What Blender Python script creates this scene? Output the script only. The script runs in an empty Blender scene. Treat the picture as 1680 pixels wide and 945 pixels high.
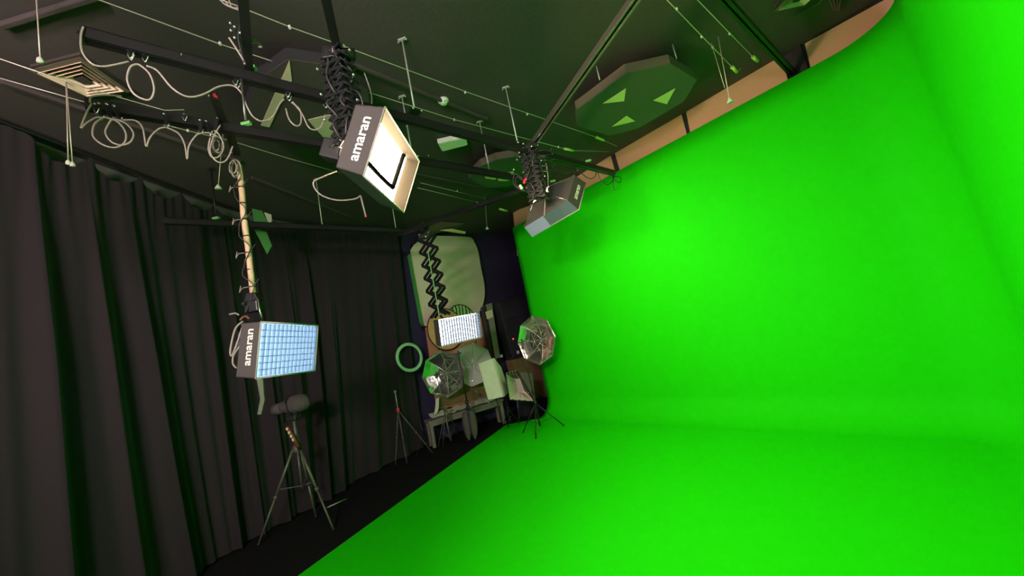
import bpy, bmesh, math, random
from mathutils import Vector, Matrix
random.seed(7)
S = bpy.context.scene
C = S.collection

# ------------------------------------------------------------------ camera
CAMH = 1.6
FPX = 590.0
u = Vector((-910.0, 4470.0, -FPX)).normalized()          # world up seen from the camera
fw = Vector((0, 0, -1.0))
yv = (fw - u * fw.dot(u)).normalized()
xv = yv.cross(u)
ROT = Matrix((xv, yv, u))                                # camera -> world
cam_d = bpy.data.cameras.new('camera')
cam = bpy.data.objects.new('camera', cam_d); C.objects.link(cam)
cam.matrix_world = Matrix.Translation((0, 0, CAMH)) @ ROT.to_4x4()
cam_d.sensor_width = 36.0
cam_d.lens = FPX / 1680.0 * 36.0
cam_d.clip_start = 0.02
S.camera = cam

# ------------------------------------------------------------------ look
S.view_settings.view_transform = 'Standard'
S.view_settings.look = 'None'
S.view_settings.exposure = 0.85
S.view_settings.gamma = 1.0
S.view_settings.use_curve_mapping = False
W = bpy.data.worlds.new('world'); S.world = W; W.use_nodes = True
W.node_tree.nodes['Background'].inputs[0].default_value = (0.5, 0.55, 0.6, 1)
W.node_tree.nodes['Background'].inputs[1].default_value = 0.02
S.cycles.use_denoising = True
S.cycles.max_bounces = 8
S.cycles.diffuse_bounces = 5
S.cycles.sample_clamp_indirect = 6.0
# lamp strengths (radiance of each softbox face; the last three are added fill)
E_A, E_B, E_C, E_D, E_FILL_BACK, E_FILL_PINK, E_FILL_REAR = 80.0, 26.0, 115.0, 24.0, 10.0, 62.0, 120.0

# ------------------------------------------------------------------ coordinates
H = 4.05            # ceiling
TZ = 3.38           # lighting tracks
SV = Vector((0.68, -0.733)).normalized()    # along the green wall
NV = Vector((0.733, 0.68)).normalized()     # towards the green wall
def sn(s, n, z=0.0):
    p = SV * s + NV * n
    return Vector((p.x, p.y, z))
def ray(px, py):
    return ROT @ Vector(((px - 840) / FPX, -(py - 472.5) / FPX, -1.0))
def PZ(px, py, z):
    d = ray(px, py); return Vector((0, 0, CAMH)) + d * ((z - CAMH) / d.z)
def PS(px, py, s):
    d = ray(px, py); t = s / (d.x * SV.x + d.y * SV.y); return Vector((0, 0, CAMH)) + d * t
def PN(px, py, n):
    d = ray(px, py); t = n / (d.x * NV.x + d.y * NV.y); return Vector((0, 0, CAMH)) + d * t
def PD(px, py, r):
    d = ray(px, py); return Vector((0, 0, CAMH)) + d * (r / math.hypot(d.x, d.y))
def PXY(px, py, x, y):
    """point of the vertical line over (x, y) at the height of this sight line"""
    d = ray(px, py); k = math.hypot(x, y) / math.hypot(d.x, d.y)
    return Vector((x, y, CAMH + d.z * k))

# ------------------------------------------------------------------ materials
def mat(name, col, rough=0.6, metal=0.0, bump=0.0, scale=40.0, vary=0.0, emit=None, strength=0.0, spec=0.5, sheen=0.0, coat=0.0):
    m = bpy.data.materials.new(name); m.use_nodes = True
    nt = m.node_tree; b = nt.nodes['Principled BSDF']
    b.inputs['Base Color'].default_value = (*col, 1)
    b.inputs['Roughness'].default_value = rough
    b.inputs['Metallic'].default_value = metal
    b.inputs['Specular IOR Level'].default_value = spec
    b.inputs['Sheen Weight'].default_value = sheen
    b.inputs['Coat Weight'].default_value = coat
    if emit:
        b.inputs['Emission Color'].default_value = (*emit, 1)
        b.inputs['Emission Strength'].default_value = strength
    tc = nt.nodes.new('ShaderNodeTexCoord')
    nz = nt.nodes.new('ShaderNodeTexNoise'); nz.inputs['Scale'].default_value = scale
    nz.inputs['Detail'].default_value = 5
    nt.links.new(tc.outputs['Object'], nz.inputs['Vector'])
    if vary > 0:
        mx = nt.nodes.new('ShaderNodeMix'); mx.data_type = 'RGBA'
        mx.inputs['A'].default_value = (*[c * (1 - vary) for c in col], 1)
        mx.inputs['B'].default_value = (*[min(1, c * (1 + vary)) for c in col], 1)
        nt.links.new(nz.outputs['Fac'], mx.inputs['Factor'])
        nt.links.new(mx.outputs['Result'], b.inputs['Base Color'])
    if bump > 0:
        bp = nt.nodes.new('ShaderNodeBump'); bp.inputs['Strength'].default_value = bump
        bp.inputs['Distance'].default_value = 0.02
        nt.links.new(nz.outputs['Fac'], bp.inputs['Height'])
        nt.links.new(bp.outputs['Normal'], b.inputs['Normal'])
    return m
M = dict(
    green=mat('green_paint', (0.012, 0.60, 0.002), 0.65, bump=0.03, scale=9, vary=0.05, spec=0.04),
    ceil=mat('black_ceiling_paint', (0.062, 0.046, 0.046), 0.8, bump=0.15, scale=25, vary=0.12),
    carpet=mat('black_carpet', (0.011, 0.010, 0.011), 0.95, bump=0.6, scale=260, vary=0.4, spec=0.1),
    navy=mat('navy_wall_paint', (0.036, 0.026, 0.070), 0.85, bump=0.1, scale=30, vary=0.1, spec=0.2),
    wall=mat('dim_wall_paint', (0.11, 0.11, 0.10), 0.9, bump=0.1, scale=20, vary=0.1),
    blackwall=mat('black_wall_paint', (0.02, 0.02, 0.02), 0.9, bump=0.1, scale=20),
    curtain=mat('black_curtain_cloth', (0.026, 0.020, 0.023), 0.95, bump=0.25, scale=180, vary=0.2, spec=0.08, sheen=0.1),
    mdf=mat('raw_fibreboard', (0.58, 0.31, 0.18), 0.8, bump=0.05, scale=90, vary=0.08),
    black=mat('black_metal', (0.022, 0.022, 0.024), 0.42, 0.3, bump=0.03, scale=60),
    rail=mat('dark_track_metal', (0.035, 0.033, 0.034), 0.38, 0.6, bump=0.03, scale=30),
    alu=mat('brushed_grey_rail', (0.20, 0.18, 0.17), 0.35, 0.8, bump=0.03, scale=30),
    steel=mat('bright_steel', (0.75, 0.72, 0.68), 0.25, 0.9),
    rod=mat('galvanised_rod', (0.62, 0.62, 0.56), 0.45, 0.5),
    cable=mat('grey_cable_rubber', (0.30, 0.24, 0.22), 0.4, bump=0.03),
    bcable=mat('black_cable_rubber', (0.04, 0.038, 0.038), 0.4),
    wire=mat('steel_wire', (0.68, 0.58, 0.48), 0.35, 0.5),
    white=mat('white_plastic', (0.78, 0.76, 0.68), 0.45, bump=0.02),
    cream=mat('cream_vent_metal', (0.80, 0.60, 0.46), 0.5, bump=0.02),
    ventdark=mat('dark_vent_throat', (0.05, 0.04, 0.03), 0.8),
    lime=mat('lime_plastic', (0.50, 0.66, 0.16), 0.5),
    clamp=mat('green_clamp_plastic', (0.25, 0.62, 0.2), 0.5),
    cloudside=mat('acoustic_cloud_edge', (0.12, 0.095, 0.065), 0.9, bump=0.2, scale=150),
    cloud=mat('acoustic_cloud_cloth', (0.075, 0.085, 0.06), 0.95, bump=0.2, scale=150, vary=0.1),
    mark=mat('pale_yellow_cloth', (0.72, 0.60, 0.30), 0.9, bump=0.05),
    pale=mat('pale_tan_board', (0.62, 0.48, 0.38), 0.8, bump=0.05),
    pole=mat('weathered_pole_wood', (0.62, 0.42, 0.26), 0.6, bump=0.2, scale=18, vary=0.25),
    box=mat('softbox_black_fabric', (0.085, 0.072, 0.07), 0.75, bump=0.15, scale=90, spec=0.25),
    skirt=mat('softbox_grey_skirt', (0.45, 0.38, 0.34), 0.8, bump=0.1, scale=200),
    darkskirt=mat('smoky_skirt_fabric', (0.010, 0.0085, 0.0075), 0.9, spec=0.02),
    seam=mat('black_seam', (0.001, 0.001, 0.001), 0.9, spec=0.0),
    lavender=mat('lavender_grey_fabric', (0.30, 0.32, 0.55), 0.7, bump=0.1, scale=120),
    slate=mat('slate_grey_fabric', (0.085, 0.12, 0.15), 0.7, bump=0.1, scale=120),
    gridcloth=mat('dim_grid_cloth', (0.040, 0.044, 0.050), 0.8, spec=0.1),
    silver=mat('crinkled_silver_cloth', (0.85, 0.80, 0.77), 0.16, 0.95, bump=0.5, scale=7),
    silverfold=mat('folded_silver_cloth', (0.95, 0.86, 0.76), 0.38, 0.35, bump=0.5, scale=16),
    greyfab=mat('translucent_grey_cloth', (0.40, 0.38, 0.36), 0.75, bump=0.08, scale=30),
    sage=mat('pale_diffusion_cloth', (0.56, 0.56, 0.44), 0.85, bump=0.35, scale=14, vary=0.08),
    olive=mat('pale_olive_backdrop_cloth', (0.74, 0.58, 0.47), 0.85, bump=0.35, scale=2.5, vary=0.06),
    gold=mat('gold_reflector_cloth', (1.0, 0.34, 0.20), 0.4, 0.3, bump=0.5, scale=12, vary=0.2),
    orange=mat('terracotta_board', (0.55, 0.20, 0.13), 0.75, bump=0.05, vary=0.1),
    wood=mat('brown_wood', (0.22, 0.115, 0.06), 0.5, bump=0.1, scale=14, vary=0.3),
    greywood=mat('grey_painted_wood', (0.20, 0.17, 0.14), 0.7, bump=0.15, scale=30, vary=0.2),
    case=mat('dark_case_laminate', (0.026, 0.022, 0.036), 0.5, bump=0.05),
    red=mat('red_plastic', (0.75, 0.03, 0.06), 0.4),
    redlight=mat('small_red_indicator', (0.4, 0.02, 0.02), 0.4, emit=(1, 0.06, 0.04), strength=2.0),
    tripod=mat('grey_tripod_metal', (0.13, 0.13, 0.10), 0.5, 0.4),
    greengel=mat('green_fabric_strip', (0.05, 0.22, 0.05), 0.8, bump=0.1),
    cover=mat('dusty_camera_cover', (0.065, 0.052, 0.05), 0.8, bump=0.8, scale=40),
    ringwhite=mat('ring_diffuser_plastic', (0.36, 0.62, 0.36), 0.4),
    logo=mat('white_print', (0.85, 0.82, 0.78), 0.6),
    maroon=mat('maroon_label', (0.16, 0.04, 0.03), 0.5, vary=0.5, scale=60),
)
def glow(name, col, st):
    m = mat(name, (0.8, 0.8, 0.8), 0.6, emit=col, strength=st); return m
M['glowA'] = glow('cool_lamp_diffuser', (0.48, 0.74, 1.0), E_A)
M['glowB'] = glow('daylight_lamp_diffuser', (0.80, 0.90, 1.0), E_B)
M['glowC'] = glow('warm_lamp_diffuser', (1.0, 0.80, 0.46), E_C)
M['glowD'] = glow('warm_wall_lamp_diffuser', (1.0, 0.90, 0.62), E_D)
M['glowF'] = glow('rosy_added_fill', (1.0, 0.78, 0.74), E_FILL_PINK)  # added fill for the curtain and left ceiling
M['glowG'] = glow('neutral_added_fill', (1.0, 0.84, 0.88), E_FILL_REAR)  # added fill for the far corner
M['glowE'] = glow('warm_added_fill', (1.0, 0.93, 0.72), E_FILL_BACK)  # added fill for the green wall
# wood grain for the bench/boards: stretched noise
# striped material for the zebra reflector
def zebra():
    m = bpy.data.materials.new('zebra_reflector_cloth'); m.use_nodes = True
    nt = m.node_tree; b = nt.nodes['Principled BSDF']
    b.inputs['Roughness'].default_value = 0.35; b.inputs['Metallic'].default_value = 0.3
    tc = nt.nodes.new('ShaderNodeTexCoord'); wv = nt.nodes.new('ShaderNodeTexWave')
    wv.inputs['Scale'].default_value = 5.5; wv.inputs['Distortion'].default_value = 3.5; wv.inputs['Detail'].default_value = 3
    cr = nt.nodes.new('ShaderNodeValToRGB')
    cr.color_ramp.elements[0].color = (0.10, 0.07, 0.04, 1); cr.color_ramp.elements[0].position = 0.25
    cr.color_ramp.elements[1].color = (0.75, 0.70, 0.55, 1); cr.color_ramp.elements[1].position = 0.45
    nt.links.new(tc.outputs['Object'], wv.inputs['Vector']); nt.links.new(wv.outputs['Fac'], cr.inputs['Fac'])
    nt.links.new(cr.outputs['Color'], b.inputs['Base Color'])
    return m
M['zebra'] = zebra()

# ------------------------------------------------------------------ mesh helpers
class MB:
    def __init__(s): s.v = []; s.f = []; s.sm = []
    def add(s, vs, fs, smooth=False):
        o = len(s.v); s.v += [Vector(v) for v in vs]
        s.f += [[i + o for i in f] for f in fs]; s.sm += [smooth] * len(fs); return s
    def box(s, c, d, R=None):
        c = Vector(c); x, y, z = [k / 2 for k in d]
        vs = [Vector((a * x, b * y, e * z)) for a in (-1, 1) for b in (-1, 1) for e in (-1, 1)]
        if R is not None: vs = [R @ v for v in vs]
        return s.add([c + v for v in vs], [[0, 1, 3, 2], [4, 6, 7, 5], [0, 4, 5, 1], [2, 3, 7, 6], [0, 2, 6, 4], [1, 5, 7, 3]])
    def bar(s, a, b, w, h, up=(0, 0, 1)):
        a = Vector(a); b = Vector(b); d = (b - a); L = d.length
        if L < 1e-6: return s
        d.normalize(); up = Vector(up)
        if abs(d.dot(up)) > 0.98: up = Vector((NV.x, NV.y, 0))
        x = d.cross(up).normalized(); z = x.cross(d)
        R = Matrix((x, d, z)).transposed()
        return s.box((a + b) / 2, (w, L, h), R)
    def tube(s, pts, r, n=8, closed=False, caps=True):
        pts = [Vector(p) for p in pts]; N = len(pts)
        rr = r if isinstance(r, (list, tuple)) else [r] * N
        T = []
        for i in range(N):
            a = pts[(i - 1) % N] if (closed or i > 0) else pts[i]
            b = pts[(i + 1) % N] if (closed or i < N - 1) else pts[i]
            t = (b - a)
            T.append(t.normalized() if t.length > 1e-9 else Vector((0, 0, 1)))
        ref = Vector((0, 0, 1)) if abs(T[0].z) < 0.9 else Vector((1, 0, 0))
        x = T[0].cross(ref).normalized(); vs = []; fs = []
        for i in range(N):
            x = (x - T[i] * x.dot(T[i]))
            x = x.normalized() if x.length > 1e-6 else T[i].orthogonal().normalized()
            y = T[i].cross(x)
            for k in range(n):
                a = 2 * math.pi * k / n
                vs.append(pts[i] + (x * math.cos(a) + y * math.sin(a)) * rr[i])
        for i in range(N if closed else N - 1):
            j = (i + 1) % N
            for k in range(n):
                fs.append([i * n + k, i * n + (k + 1) % n, j * n + (k + 1) % n, j * n + k])
        s.add(vs, fs, True)
        if caps and not closed:
            o = len(s.v) - len(vs)
            s.f += [[o + k for k in range(n)][::-1], [o + (N - 1) * n + k for k in range(n)]]; s.sm += [False, False]
        return s
    def prism(s, poly, off):
        """polygon (list of points) given thickness off (vector)"""
        p = [Vector(q) for q in poly]; n = len(p); off = Vector(off)
        fs = [list(range(n)), list(range(2 * n - 1, n - 1, -1))] + [[i, (i + 1) % n, n + (i + 1) % n, n + i] for i in range(n)]
        return s.add(p + [q + off for q in p], fs)
    def lathe(s, prof, a, d, n=16):
        """profile [(radius, distance)] turned about the axis a + t d"""
        a = Vector(a); d = Vector(d).normalized(); x = d.orthogonal().normalized(); y = d.cross(x)
        vs = []; fs = []
        for (r, t) in prof:
            for k in range(n):
                q = 2 * math.pi * k / n
                vs.append(a + d * t + (x * math.cos(q) + y * math.sin(q)) * r)
        for i in range(len(prof) - 1):
            for k in range(n):
                fs.append([i * n + k, i * n + (k + 1) % n, (i + 1) * n + (k + 1) % n, (i + 1) * n + k])
        return s.add(vs, fs, True)
    def ball(s, c, r, n=10):
        pr = [(max(1e-4, r * math.sin(math.pi * i / 6)), -r * math.cos(math.pi * i / 6)) for i in range(7)]
        return s.lathe(pr, c, (0, 0, 1), n)
    def build(s, name, m, parent=None, bevel=0.0, label=None, solid=0.0):
        me = bpy.data.meshes.new(name)
        org = parent.location.copy() if (parent is not None and parent.parent is None) else (parent['_o'] if parent is not None and '_o' in parent else None)
        if parent is not None:
            base = world_origin(parent)
        else:
            base = Vector((sum(v.x for v in s.v), sum(v.y for v in s.v), 0)) / max(1, len(s.v)); base.z = min(v.z for v in s.v)
        me.from_pydata([v - base for v in s.v], [], s.f)
        me.polygons.foreach_set('use_smooth', s.sm)
        bm = bmesh.new(); bm.from_mesh(me); bmesh.ops.recalc_face_normals(bm, faces=bm.faces); bm.to_mesh(me); bm.free()
        me.materials.append(m if not isinstance(m, str) else M[m])
        o = bpy.data.objects.new(name, me); C.objects.link(o)
        if parent is not None: o.parent = parent
        else: o.location = base
        if bevel > 0:
            b = o.modifiers.new('bevel', 'BEVEL'); b.width = bevel; b.segments = 2; b.limit_method = 'ANGLE'
        if solid > 0:
            b = o.modifiers.new('solid', 'SOLIDIFY'); b.thickness = solid; b.offset = 0
        if label: o['label'] = label
        return o
def world_origin(o):
    p = Vector((0, 0, 0))
    while o is not None:
        p = p + o.location; o = o.parent
    return p
def thing(name, loc, label, cat, group=None):
    o = bpy.data.objects.new(name, None); C.objects.link(o); o.location = loc; o.empty_display_size = 0.1
    o['label'] = label; o['category'] = cat
    if group: o['group'] = group
    return o
def tag(o, label, cat, group=None, kind=None):
    if label: o['label'] = label
    if cat: o['category'] = cat
    if group: o['group'] = group
    if kind: o['kind'] = kind
    return o
def struct(o): o['kind'] = 'structure'; return o
def smooth(pts, k=6, closed=False):
    pts = [Vector(p) for p in pts]; n = len(pts); out = []
    g = (lambda i: pts[i % n]) if closed else (lambda i: pts[max(0, min(n - 1, i))])
    for i in range(n if closed else n - 1):
        a, b, c, d = g(i - 1), g(i), g(i + 1), g(i + 2)
        for j in range(k):
            t = j / k
            out.append(0.5 * ((2 * b) + (c - a) * t + (2 * a - 5 * b + 4 * c - d) * t * t + (3 * b - a - 3 * c + d) * t ** 3))
    if not closed: out.append(pts[-1])
    return out
def text_mesh(name, body, size, mw, m, parent):
    cu = bpy.data.curves.new(name, 'FONT'); cu.body = body; cu.size = size; cu.extrude = 0.0006; cu.offset = size * 0.018
    cu.align_x = 'CENTER'; cu.align_y = 'CENTER'
    t = bpy.data.objects.new(name, cu); C.objects.link(t)
    dg = bpy.context.evaluated_depsgraph_get()
    me = bpy.data.meshes.new_from_object(t.evaluated_get(dg))
    bpy.data.objects.remove(t); me.name = name
    me.transform(Matrix.Translation(-world_origin(parent)) @ mw)
    me.materials.clear(); me.materials.append(M[m])
    o = bpy.data.objects.new(name, me); C.objects.link(o); o.parent = parent
    return o

# ================================================================== ROOM SHELL
LW = [Vector((-4.0, -2.6)), Vector((-3.78, 3.1)), Vector((-3.60, 4.7)), Vector((-3.16, 5.68))]
far_a = sn(-6.32, 1.55); far_b = sn(-6.32, 6.4); jog_a = sn(-5.04, 6.4); jog_b = sn(-5.04, 5.14)
right_b = sn(2.2, 5.14)
back_r = Vector((2.2, -2.6, 0))
plan = [Vector((p.x, p.y, 0)) for p in LW] + [far_b, jog_a, jog_b, right_b, Vector((right_b.x, -2.6, 0))]
struct(MB().prism(plan, (0, 0, -0.1)).build('floor', 'carpet'))
struct(MB().prism([p + Vector((0, 0, H)) for p in plan], (0, 0, 0.12)).build('ceiling', 'ceil'))
def wall(name, pts, m, thick=0.12, z0=0, z1=H):
    mb = MB()
    for a, b in zip(pts[:-1], pts[1:]):
        a = Vector((a[0], a[1], z0)); b = Vector((b[0], b[1], z0)); d = (b - a).normalized()
        out = Vector((-d.y, d.x, 0)) * thick
        mb.prism([a, b, b + Vector((0, 0, z1 - z0)), a + Vector((0, 0, z1 - z0))], out)
    return struct(mb.build(name, m))
wall('wall_left', LW, 'wall')
wall('wall_far', [LW[3], far_b], 'navy')
wall('wall_right', [far_b, jog_a, jog_b, right_b], 'blackwall')
wall('wall_side', [right_b, (right_b.x, -2.6)], 'blackwall')
wall('wall_back', [(right_b.x, -2.6), (-4.0, -2.6)], 'blackwall')
# raw fibreboard strip above the green wall, split by black posts
nP = 5.13
def strip(i, px):
    s = [Vector((p.dot(Vector((SV.x, SV.y, 0))), 0)).x for p in px]
def onN(x, y, n=nP): return PN(x, y, n)
def board(name, quad, th=0.025):
    return struct(MB().prism([onN(*q) for q in quad], Vector((-NV.x, -NV.y, 0)) * th).build(name, 'mdf'))
board('trim_1', [(843, 347), (872, 337), (1003, 256), (1013, 292), (1030, 330), (1000, 400), (850, 420)])
board('trim_2', [(1009, 248), (1119, 187), (1128, 221), (1140, 260), (1030, 320)])
board('trim_3', [(1126, 180), (1271, 98), (1288, 112), (1293, 131), (1300, 165), (1140, 250)])
board('trim_4', [(1321, 73), (1462, -4), (1500, 30), (1420, 90), (1336, 135)])
# dark roof beams and post around the strip
mb = MB()
a = onN(1297, 40); b = onN(1321, 135)
mb.prism([onN(1290, 45), onN(1302, 40), onN(1330, 125), onN(1318, 130)], Vector((-NV.x, -NV.y, 0)) * 0.05)
struct(mb.build('trim_5', 'black'))
# long conduit ridges across the ceiling
for i, (p, q) in enumerate([((0, 43), (160, -6)), ((0, 133), (395, 265)), ((413, 291), (578, 357)), ((560, 98), (800, 195)), ((600, 268), (860, 322))]):
    a = PZ(*p, H - 0.02); b = PZ(*q, H - 0.02)
    struct(MB().bar(a, b, 0.035, 0.035).build('trim_%d' % (6 + i), 'ceil', bevel=0.008))

# ================================================================== GREEN CYCLORAMA
def cyc():
    r = 0.34; top = 3.70; R = 0.5
    path = []       # (point on wall base, inward normal) in s,n
    s0, s1 = -5.02, -0.05
    K = 44
    for i in range(K + 1): path.append((s0 + (s1 - s0) * i / K, 5.0, 0.0, -1.0))
    for i in range(1, 15):
        a = math.pi / 2 * i / 15
        path.append((s1 + R * math.sin(a), 5.0 - R + R * math.cos(a), -math.sin(a), -math.cos(a)))
    for i in range(25): path.append((s1 + R, 4.5 - i * 0.24, -1.0, 0.0))
    prof = []
    for i in range(21):
        a = math.pi / 2 * i / 20
        prof.append((r - r * math.sin(a), r - r * math.cos(a)))     # (inward distance, z)
    for i in range(1, 13): prof.append((0.0, r + (top - r) * i / 12))
    vs = []; fs = []
    for (s, n, ds, dn) in path:
        for (d, z) in prof: vs.append(sn(s + ds * d, n + dn * d, z + 0.016))
    m = len(prof)
    for i in range(len(path) - 1):
        for j in range(m - 1):
            fs.append([i * m + j, (i + 1) * m + j, (i + 1) * m + j + 1, i * m + j + 1])
    mb = MB().add(vs, fs, True)
    # floor slab
    inner = [sn(s + ds * r, n + dn * r, 0.016) for (s, n, ds, dn) in path]
    e1 = PZ(831, 697, 0.016); e0 = PZ(490, 945, 0.016); dd = (e0 - e1).normalized()
    e2 = e1 + dd * 9.0
    back = inner[-1]
    e2 = e1 + dd * ((e1.y - 1.0) / -dd.y)
    poly = [e1, e2, Vector((e2.x, -1.3, .016)), Vector((back.x, -1.3, 0.016))] + list(reversed(inner))
    mb.add(poly, [list(range(len(poly)))])
    o = mb.build('cyclorama', 'green')
    bm = bmesh.new(); bm.from_mesh(o.data); bmesh.ops.remove_doubles(bm, verts=bm.verts, dist=0.0005); bmesh.ops.recalc_face_normals(bm, faces=bm.faces); bm.to_mesh(o.data); bm.free()
    sol = o.modifiers.new('solid', 'SOLIDIFY'); sol.thickness = 0.012; sol.offset = 0
    tag(o, 'bright green painted cyclorama wall sweeping down into a green studio floor', 'green screen')
cyc()

# ================================================================== CURTAIN
def curtain():
    top = [(-3.86, -2.4), (-3.78, -0.5), (-3.70, 1.2), (-3.60, 2.6), (-3.56, 3.3), (-3.50, 4.1), (-3.42, 4.7), (-3.05, 5.45), (-2.5, 6.02), (-1.93, 6.58)]
    bot = [(-3.62, -2.4), (-3.50, -0.5), (-3.40, 1.2), (-3.40, 2.6), (-3.40, 3.4), (-3.36, 3.95), (-3.12, 4.45), (-2.84, 5.0), (-2.66, 5.6), (-2.10, 6.42)]
    tp = smooth([(x, y, 0) for x, y in top], 60); bp_ = smooth([(x, y, 0) for x, y in bot], 60)
    n = len(tp); NZ = 26; vs = []; fs = []
    dist = 0; D = [0]
    for i in range(1, n): dist += (tp[i] - tp[i - 1]).length; D.append(dist)
    rnd = random.Random(3)
    phs = [rnd.uniform(0, 6.28) for _ in range(6)]
    for i in range(n):
        d = D[i]
        j = min(i + 1, n - 1); k = max(i - 1, 0)
        t = (bp_[j] - bp_[k]).normalized(); nn = Vector((t.y, -t.x, 0))
        w = d * 15.0 + 1.6 * math.sin(d * 2.3 + phs[0]) + 1.1 * math.sin(d * 5.1 + phs[1])
        fold = math.sin(w); fold = (1 - abs(math.sin(w / 2)) ** 0.6) * 1.7 - 0.6 + 0.25 * math.sin(d * 31 + phs[2])
        # scalloped top edge between hooks
        sag = 0.0
        if D[i] > 5.0:
            q = ((d - 5.0) / 0.42) % 1.0; sag = 0.15 * math.sin(math.pi * q) ** 0.8 * min(1, max(0, (8.0 - d) / .6))
        for z in range(NZ + 1):
            v = z / NZ
            zz = (3.95 - sag) * (1 - v) + 0.02 * v
            p = tp[i].lerp(bp_[i], v ** 1.15)
            amp = 0.018 + 0.060 * min(1, v * 2.2)
            lean = 0.10 * math.sin(d * 1.7 + phs[3]) * v
            fine = 0.010 * math.sin(d * 62 + phs[4]) * max(0, 1 - v * 5)
            p = p + nn * (fold * amp + fine + 0.03) + t * lean * v
            vs.append(Vector((p.x, p.y, zz)))
    for i in range(n - 1):
        for z in range(NZ):
            a = i * (NZ + 1) + z
            fs.append([a, a + NZ + 1, a + NZ + 2, a + 1])
    o = MB().add(vs, fs, True).build('curtain', 'curtain')
    tag(o, 'floor length black pleated curtain hanging along the left wall', 'curtain')
    # the rail it hangs from
    r = MB().tube([Vector((p.x, p.y, 3.985)) for p in tp[::12]], 0.014, 6)
    # small hooks
    ro = r.build('curtain_track', 'rail'); tag(ro, 'thin dark curtain track under the ceiling above the black curtain', 'curtain track')
curtain()

# ================================================================== TRACKS
def track(name, a, b, label, w=0.055, h=0.06, m='rail', posts=(), ends=True, cat='lighting track'):
    t = thing(name, Vector(((a.x + b.x) / 2, (a.y + b.y) / 2, a.z - h / 2)), label, cat)
    d = (b - a).normalized(); x = d.cross(Vector((0, 0, 1))).normalized()
    # U profile: web, flanges and lips
    mb = MB()
    zt = Vector((0, 0, h / 2))
    mb.bar(a + zt * 0.86, b + zt * 0.86, w, h * 0.14)
    for s in (-1, 1):
        o = x * s * (w / 2 - 0.003)
        mb.bar(a + o, b + o, 0.006, h)
        o2 = x * s * (w / 2 - 0.013) - zt * 0.92
        mb.bar(a + o2, b + o2, 0.020, 0.005)
    mb.build('channel', m, t)
    if ends:
        for p in (a, b):
            q = MB(); q.bar(p - d * 0.006, p + d * 0.006, w * 1.05, h * 1.05)
            q.tube([p - d * 0.01 + x * 0.012, p - d * 0.022 + x * 0.012], 0.006, 6); q.build('end_stop', 'black', t)
            MB().tube([p + x * (w / 2) * -1, p - x * (w / 2 + 0.010)], 0.009, 8).build('bolt', 'steel', t)
    return t
def hanger(t_px, tz, label, grp='threaded rods holding the lighting tracks', rm='rod'):
    p = PZ(*t_px, tz + 0.03)
    t = thing('drop_rod', (p.x, p.y, tz + 0.03), label, 'threaded rod', grp)
    MB().tube([(p.x, p.y, tz + 0.03), (p.x, p.y, H - 0.012)], 0.007, 6).build('rod', rm, t)
    q = MB().bar(Vector((p.x, p.y, H - 0.008)) - sn(0.026, 0.02), Vector((p.x, p.y, H - 0.008)) + sn(0.026, 0.02), 0.018, 0.012)
    for s in (-1, 1): q.tube([Vector((p.x, p.y, H - 0.016)) + sn(0.028, 0.02) * s, Vector((p.x, p.y, H - 0.026)) + sn(0.028, 0.02) * s], 0.006, 6)
    q.build('ceiling_plate', rm, t)
    k = MB().bar(Vector((p.x, p.y, tz + 0.036)) - sn(0, 0.045), Vector((p.x, p.y, tz + 0.036)) + sn(0, 0.045), 0.07, 0.012)
    k.build('clamp_plate', 'black', t)
    for s in (-1, 1): MB().ball(Vector((p.x, p.y, tz + 0.03)) + sn(0.038, 0.035 * s) , 0.010, 8).build('bolt', 'steel', t)
    return t
T1a, T1b = PZ(136, 57, TZ), PZ(1006, 284, TZ)
T2a, T2b = PZ(143, 172, TZ), PZ(860, 294, TZ)
T3a, T3b = PZ(270, 363, TZ), PZ(665, 379, TZ)
track('lighting_track', T1a, T1b, 'long black ceiling track nearest the camera, from top left to the green wall')
track('lighting_track', T2a, T2b, 'black ceiling track running behind the glowing warm softbox')
track('lighting_track', T3a, T3b, 'black ceiling track hung in front of the black curtain')
for px, lb in (((681, 184), 'pale drop rod right of the warm softbox top, on the nearest black track'), ((850, 238), 'pale drop rod ending at the cable bundle above the dark softbox'),):
    hanger(px, TZ, lb)
for px, lb in (((677, 258), 'partly hidden drop rod behind the warm softbox'), ((804, 284), 'pale drop rod right of the boxy emergency light')):
    hanger(px, TZ, lb)
for px, lb in (((529, 371), 'pale drop rod in front of the far black curtain'), ((650, 378), 'drop rod below the warm softbox at the track end')):
    hanger(px, TZ, lb)
hanger((355, 366), TZ, 'dark drop rod left of the wooden pole in front of the curtain', rm='rail')
# cross rails
UP = Vector((0, 0, 0.075))
xr1a, xr1b = PZ(408, 113, TZ + 0.075), PZ(394, -60, TZ + 0.075)
track('cross_rail', xr1a, xr1b, 'black cross rail entering at the top left edge above the nearest track', 0.045, 0.05, cat='cross rail')
xr2a, xr2b = PZ(557, 98, TZ + 0.075), PZ(524, -50, TZ + 0.075)
track('cross_rail', xr2a, xr2b, 'black cross rail entering at the top edge above the warm softbox', 0.045, 0.05, cat='cross rail')
xr3a, xr3b = PZ(352, 158, TZ + 0.05), PZ(388, 250, TZ + 0.05)
track('cross_rail', xr3a, xr3b, 'short black cross rail with a red capped end above the wooden pole', 0.045, 0.05, cat='cross rail')
rr_a, rr_b = PZ(1046, -8, TZ + 0.08), PZ(868, 245, TZ + 0.08)
rt = thing('cross_rail', (rr_a + rr_b) / 2, 'brushed grey double rail slanting from the top edge to the cable bundle', 'cross rail')
dd = (rr_b - rr_a).normalized(); xx = dd.cross(Vector((0, 0, 1))).normalized()
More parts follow.
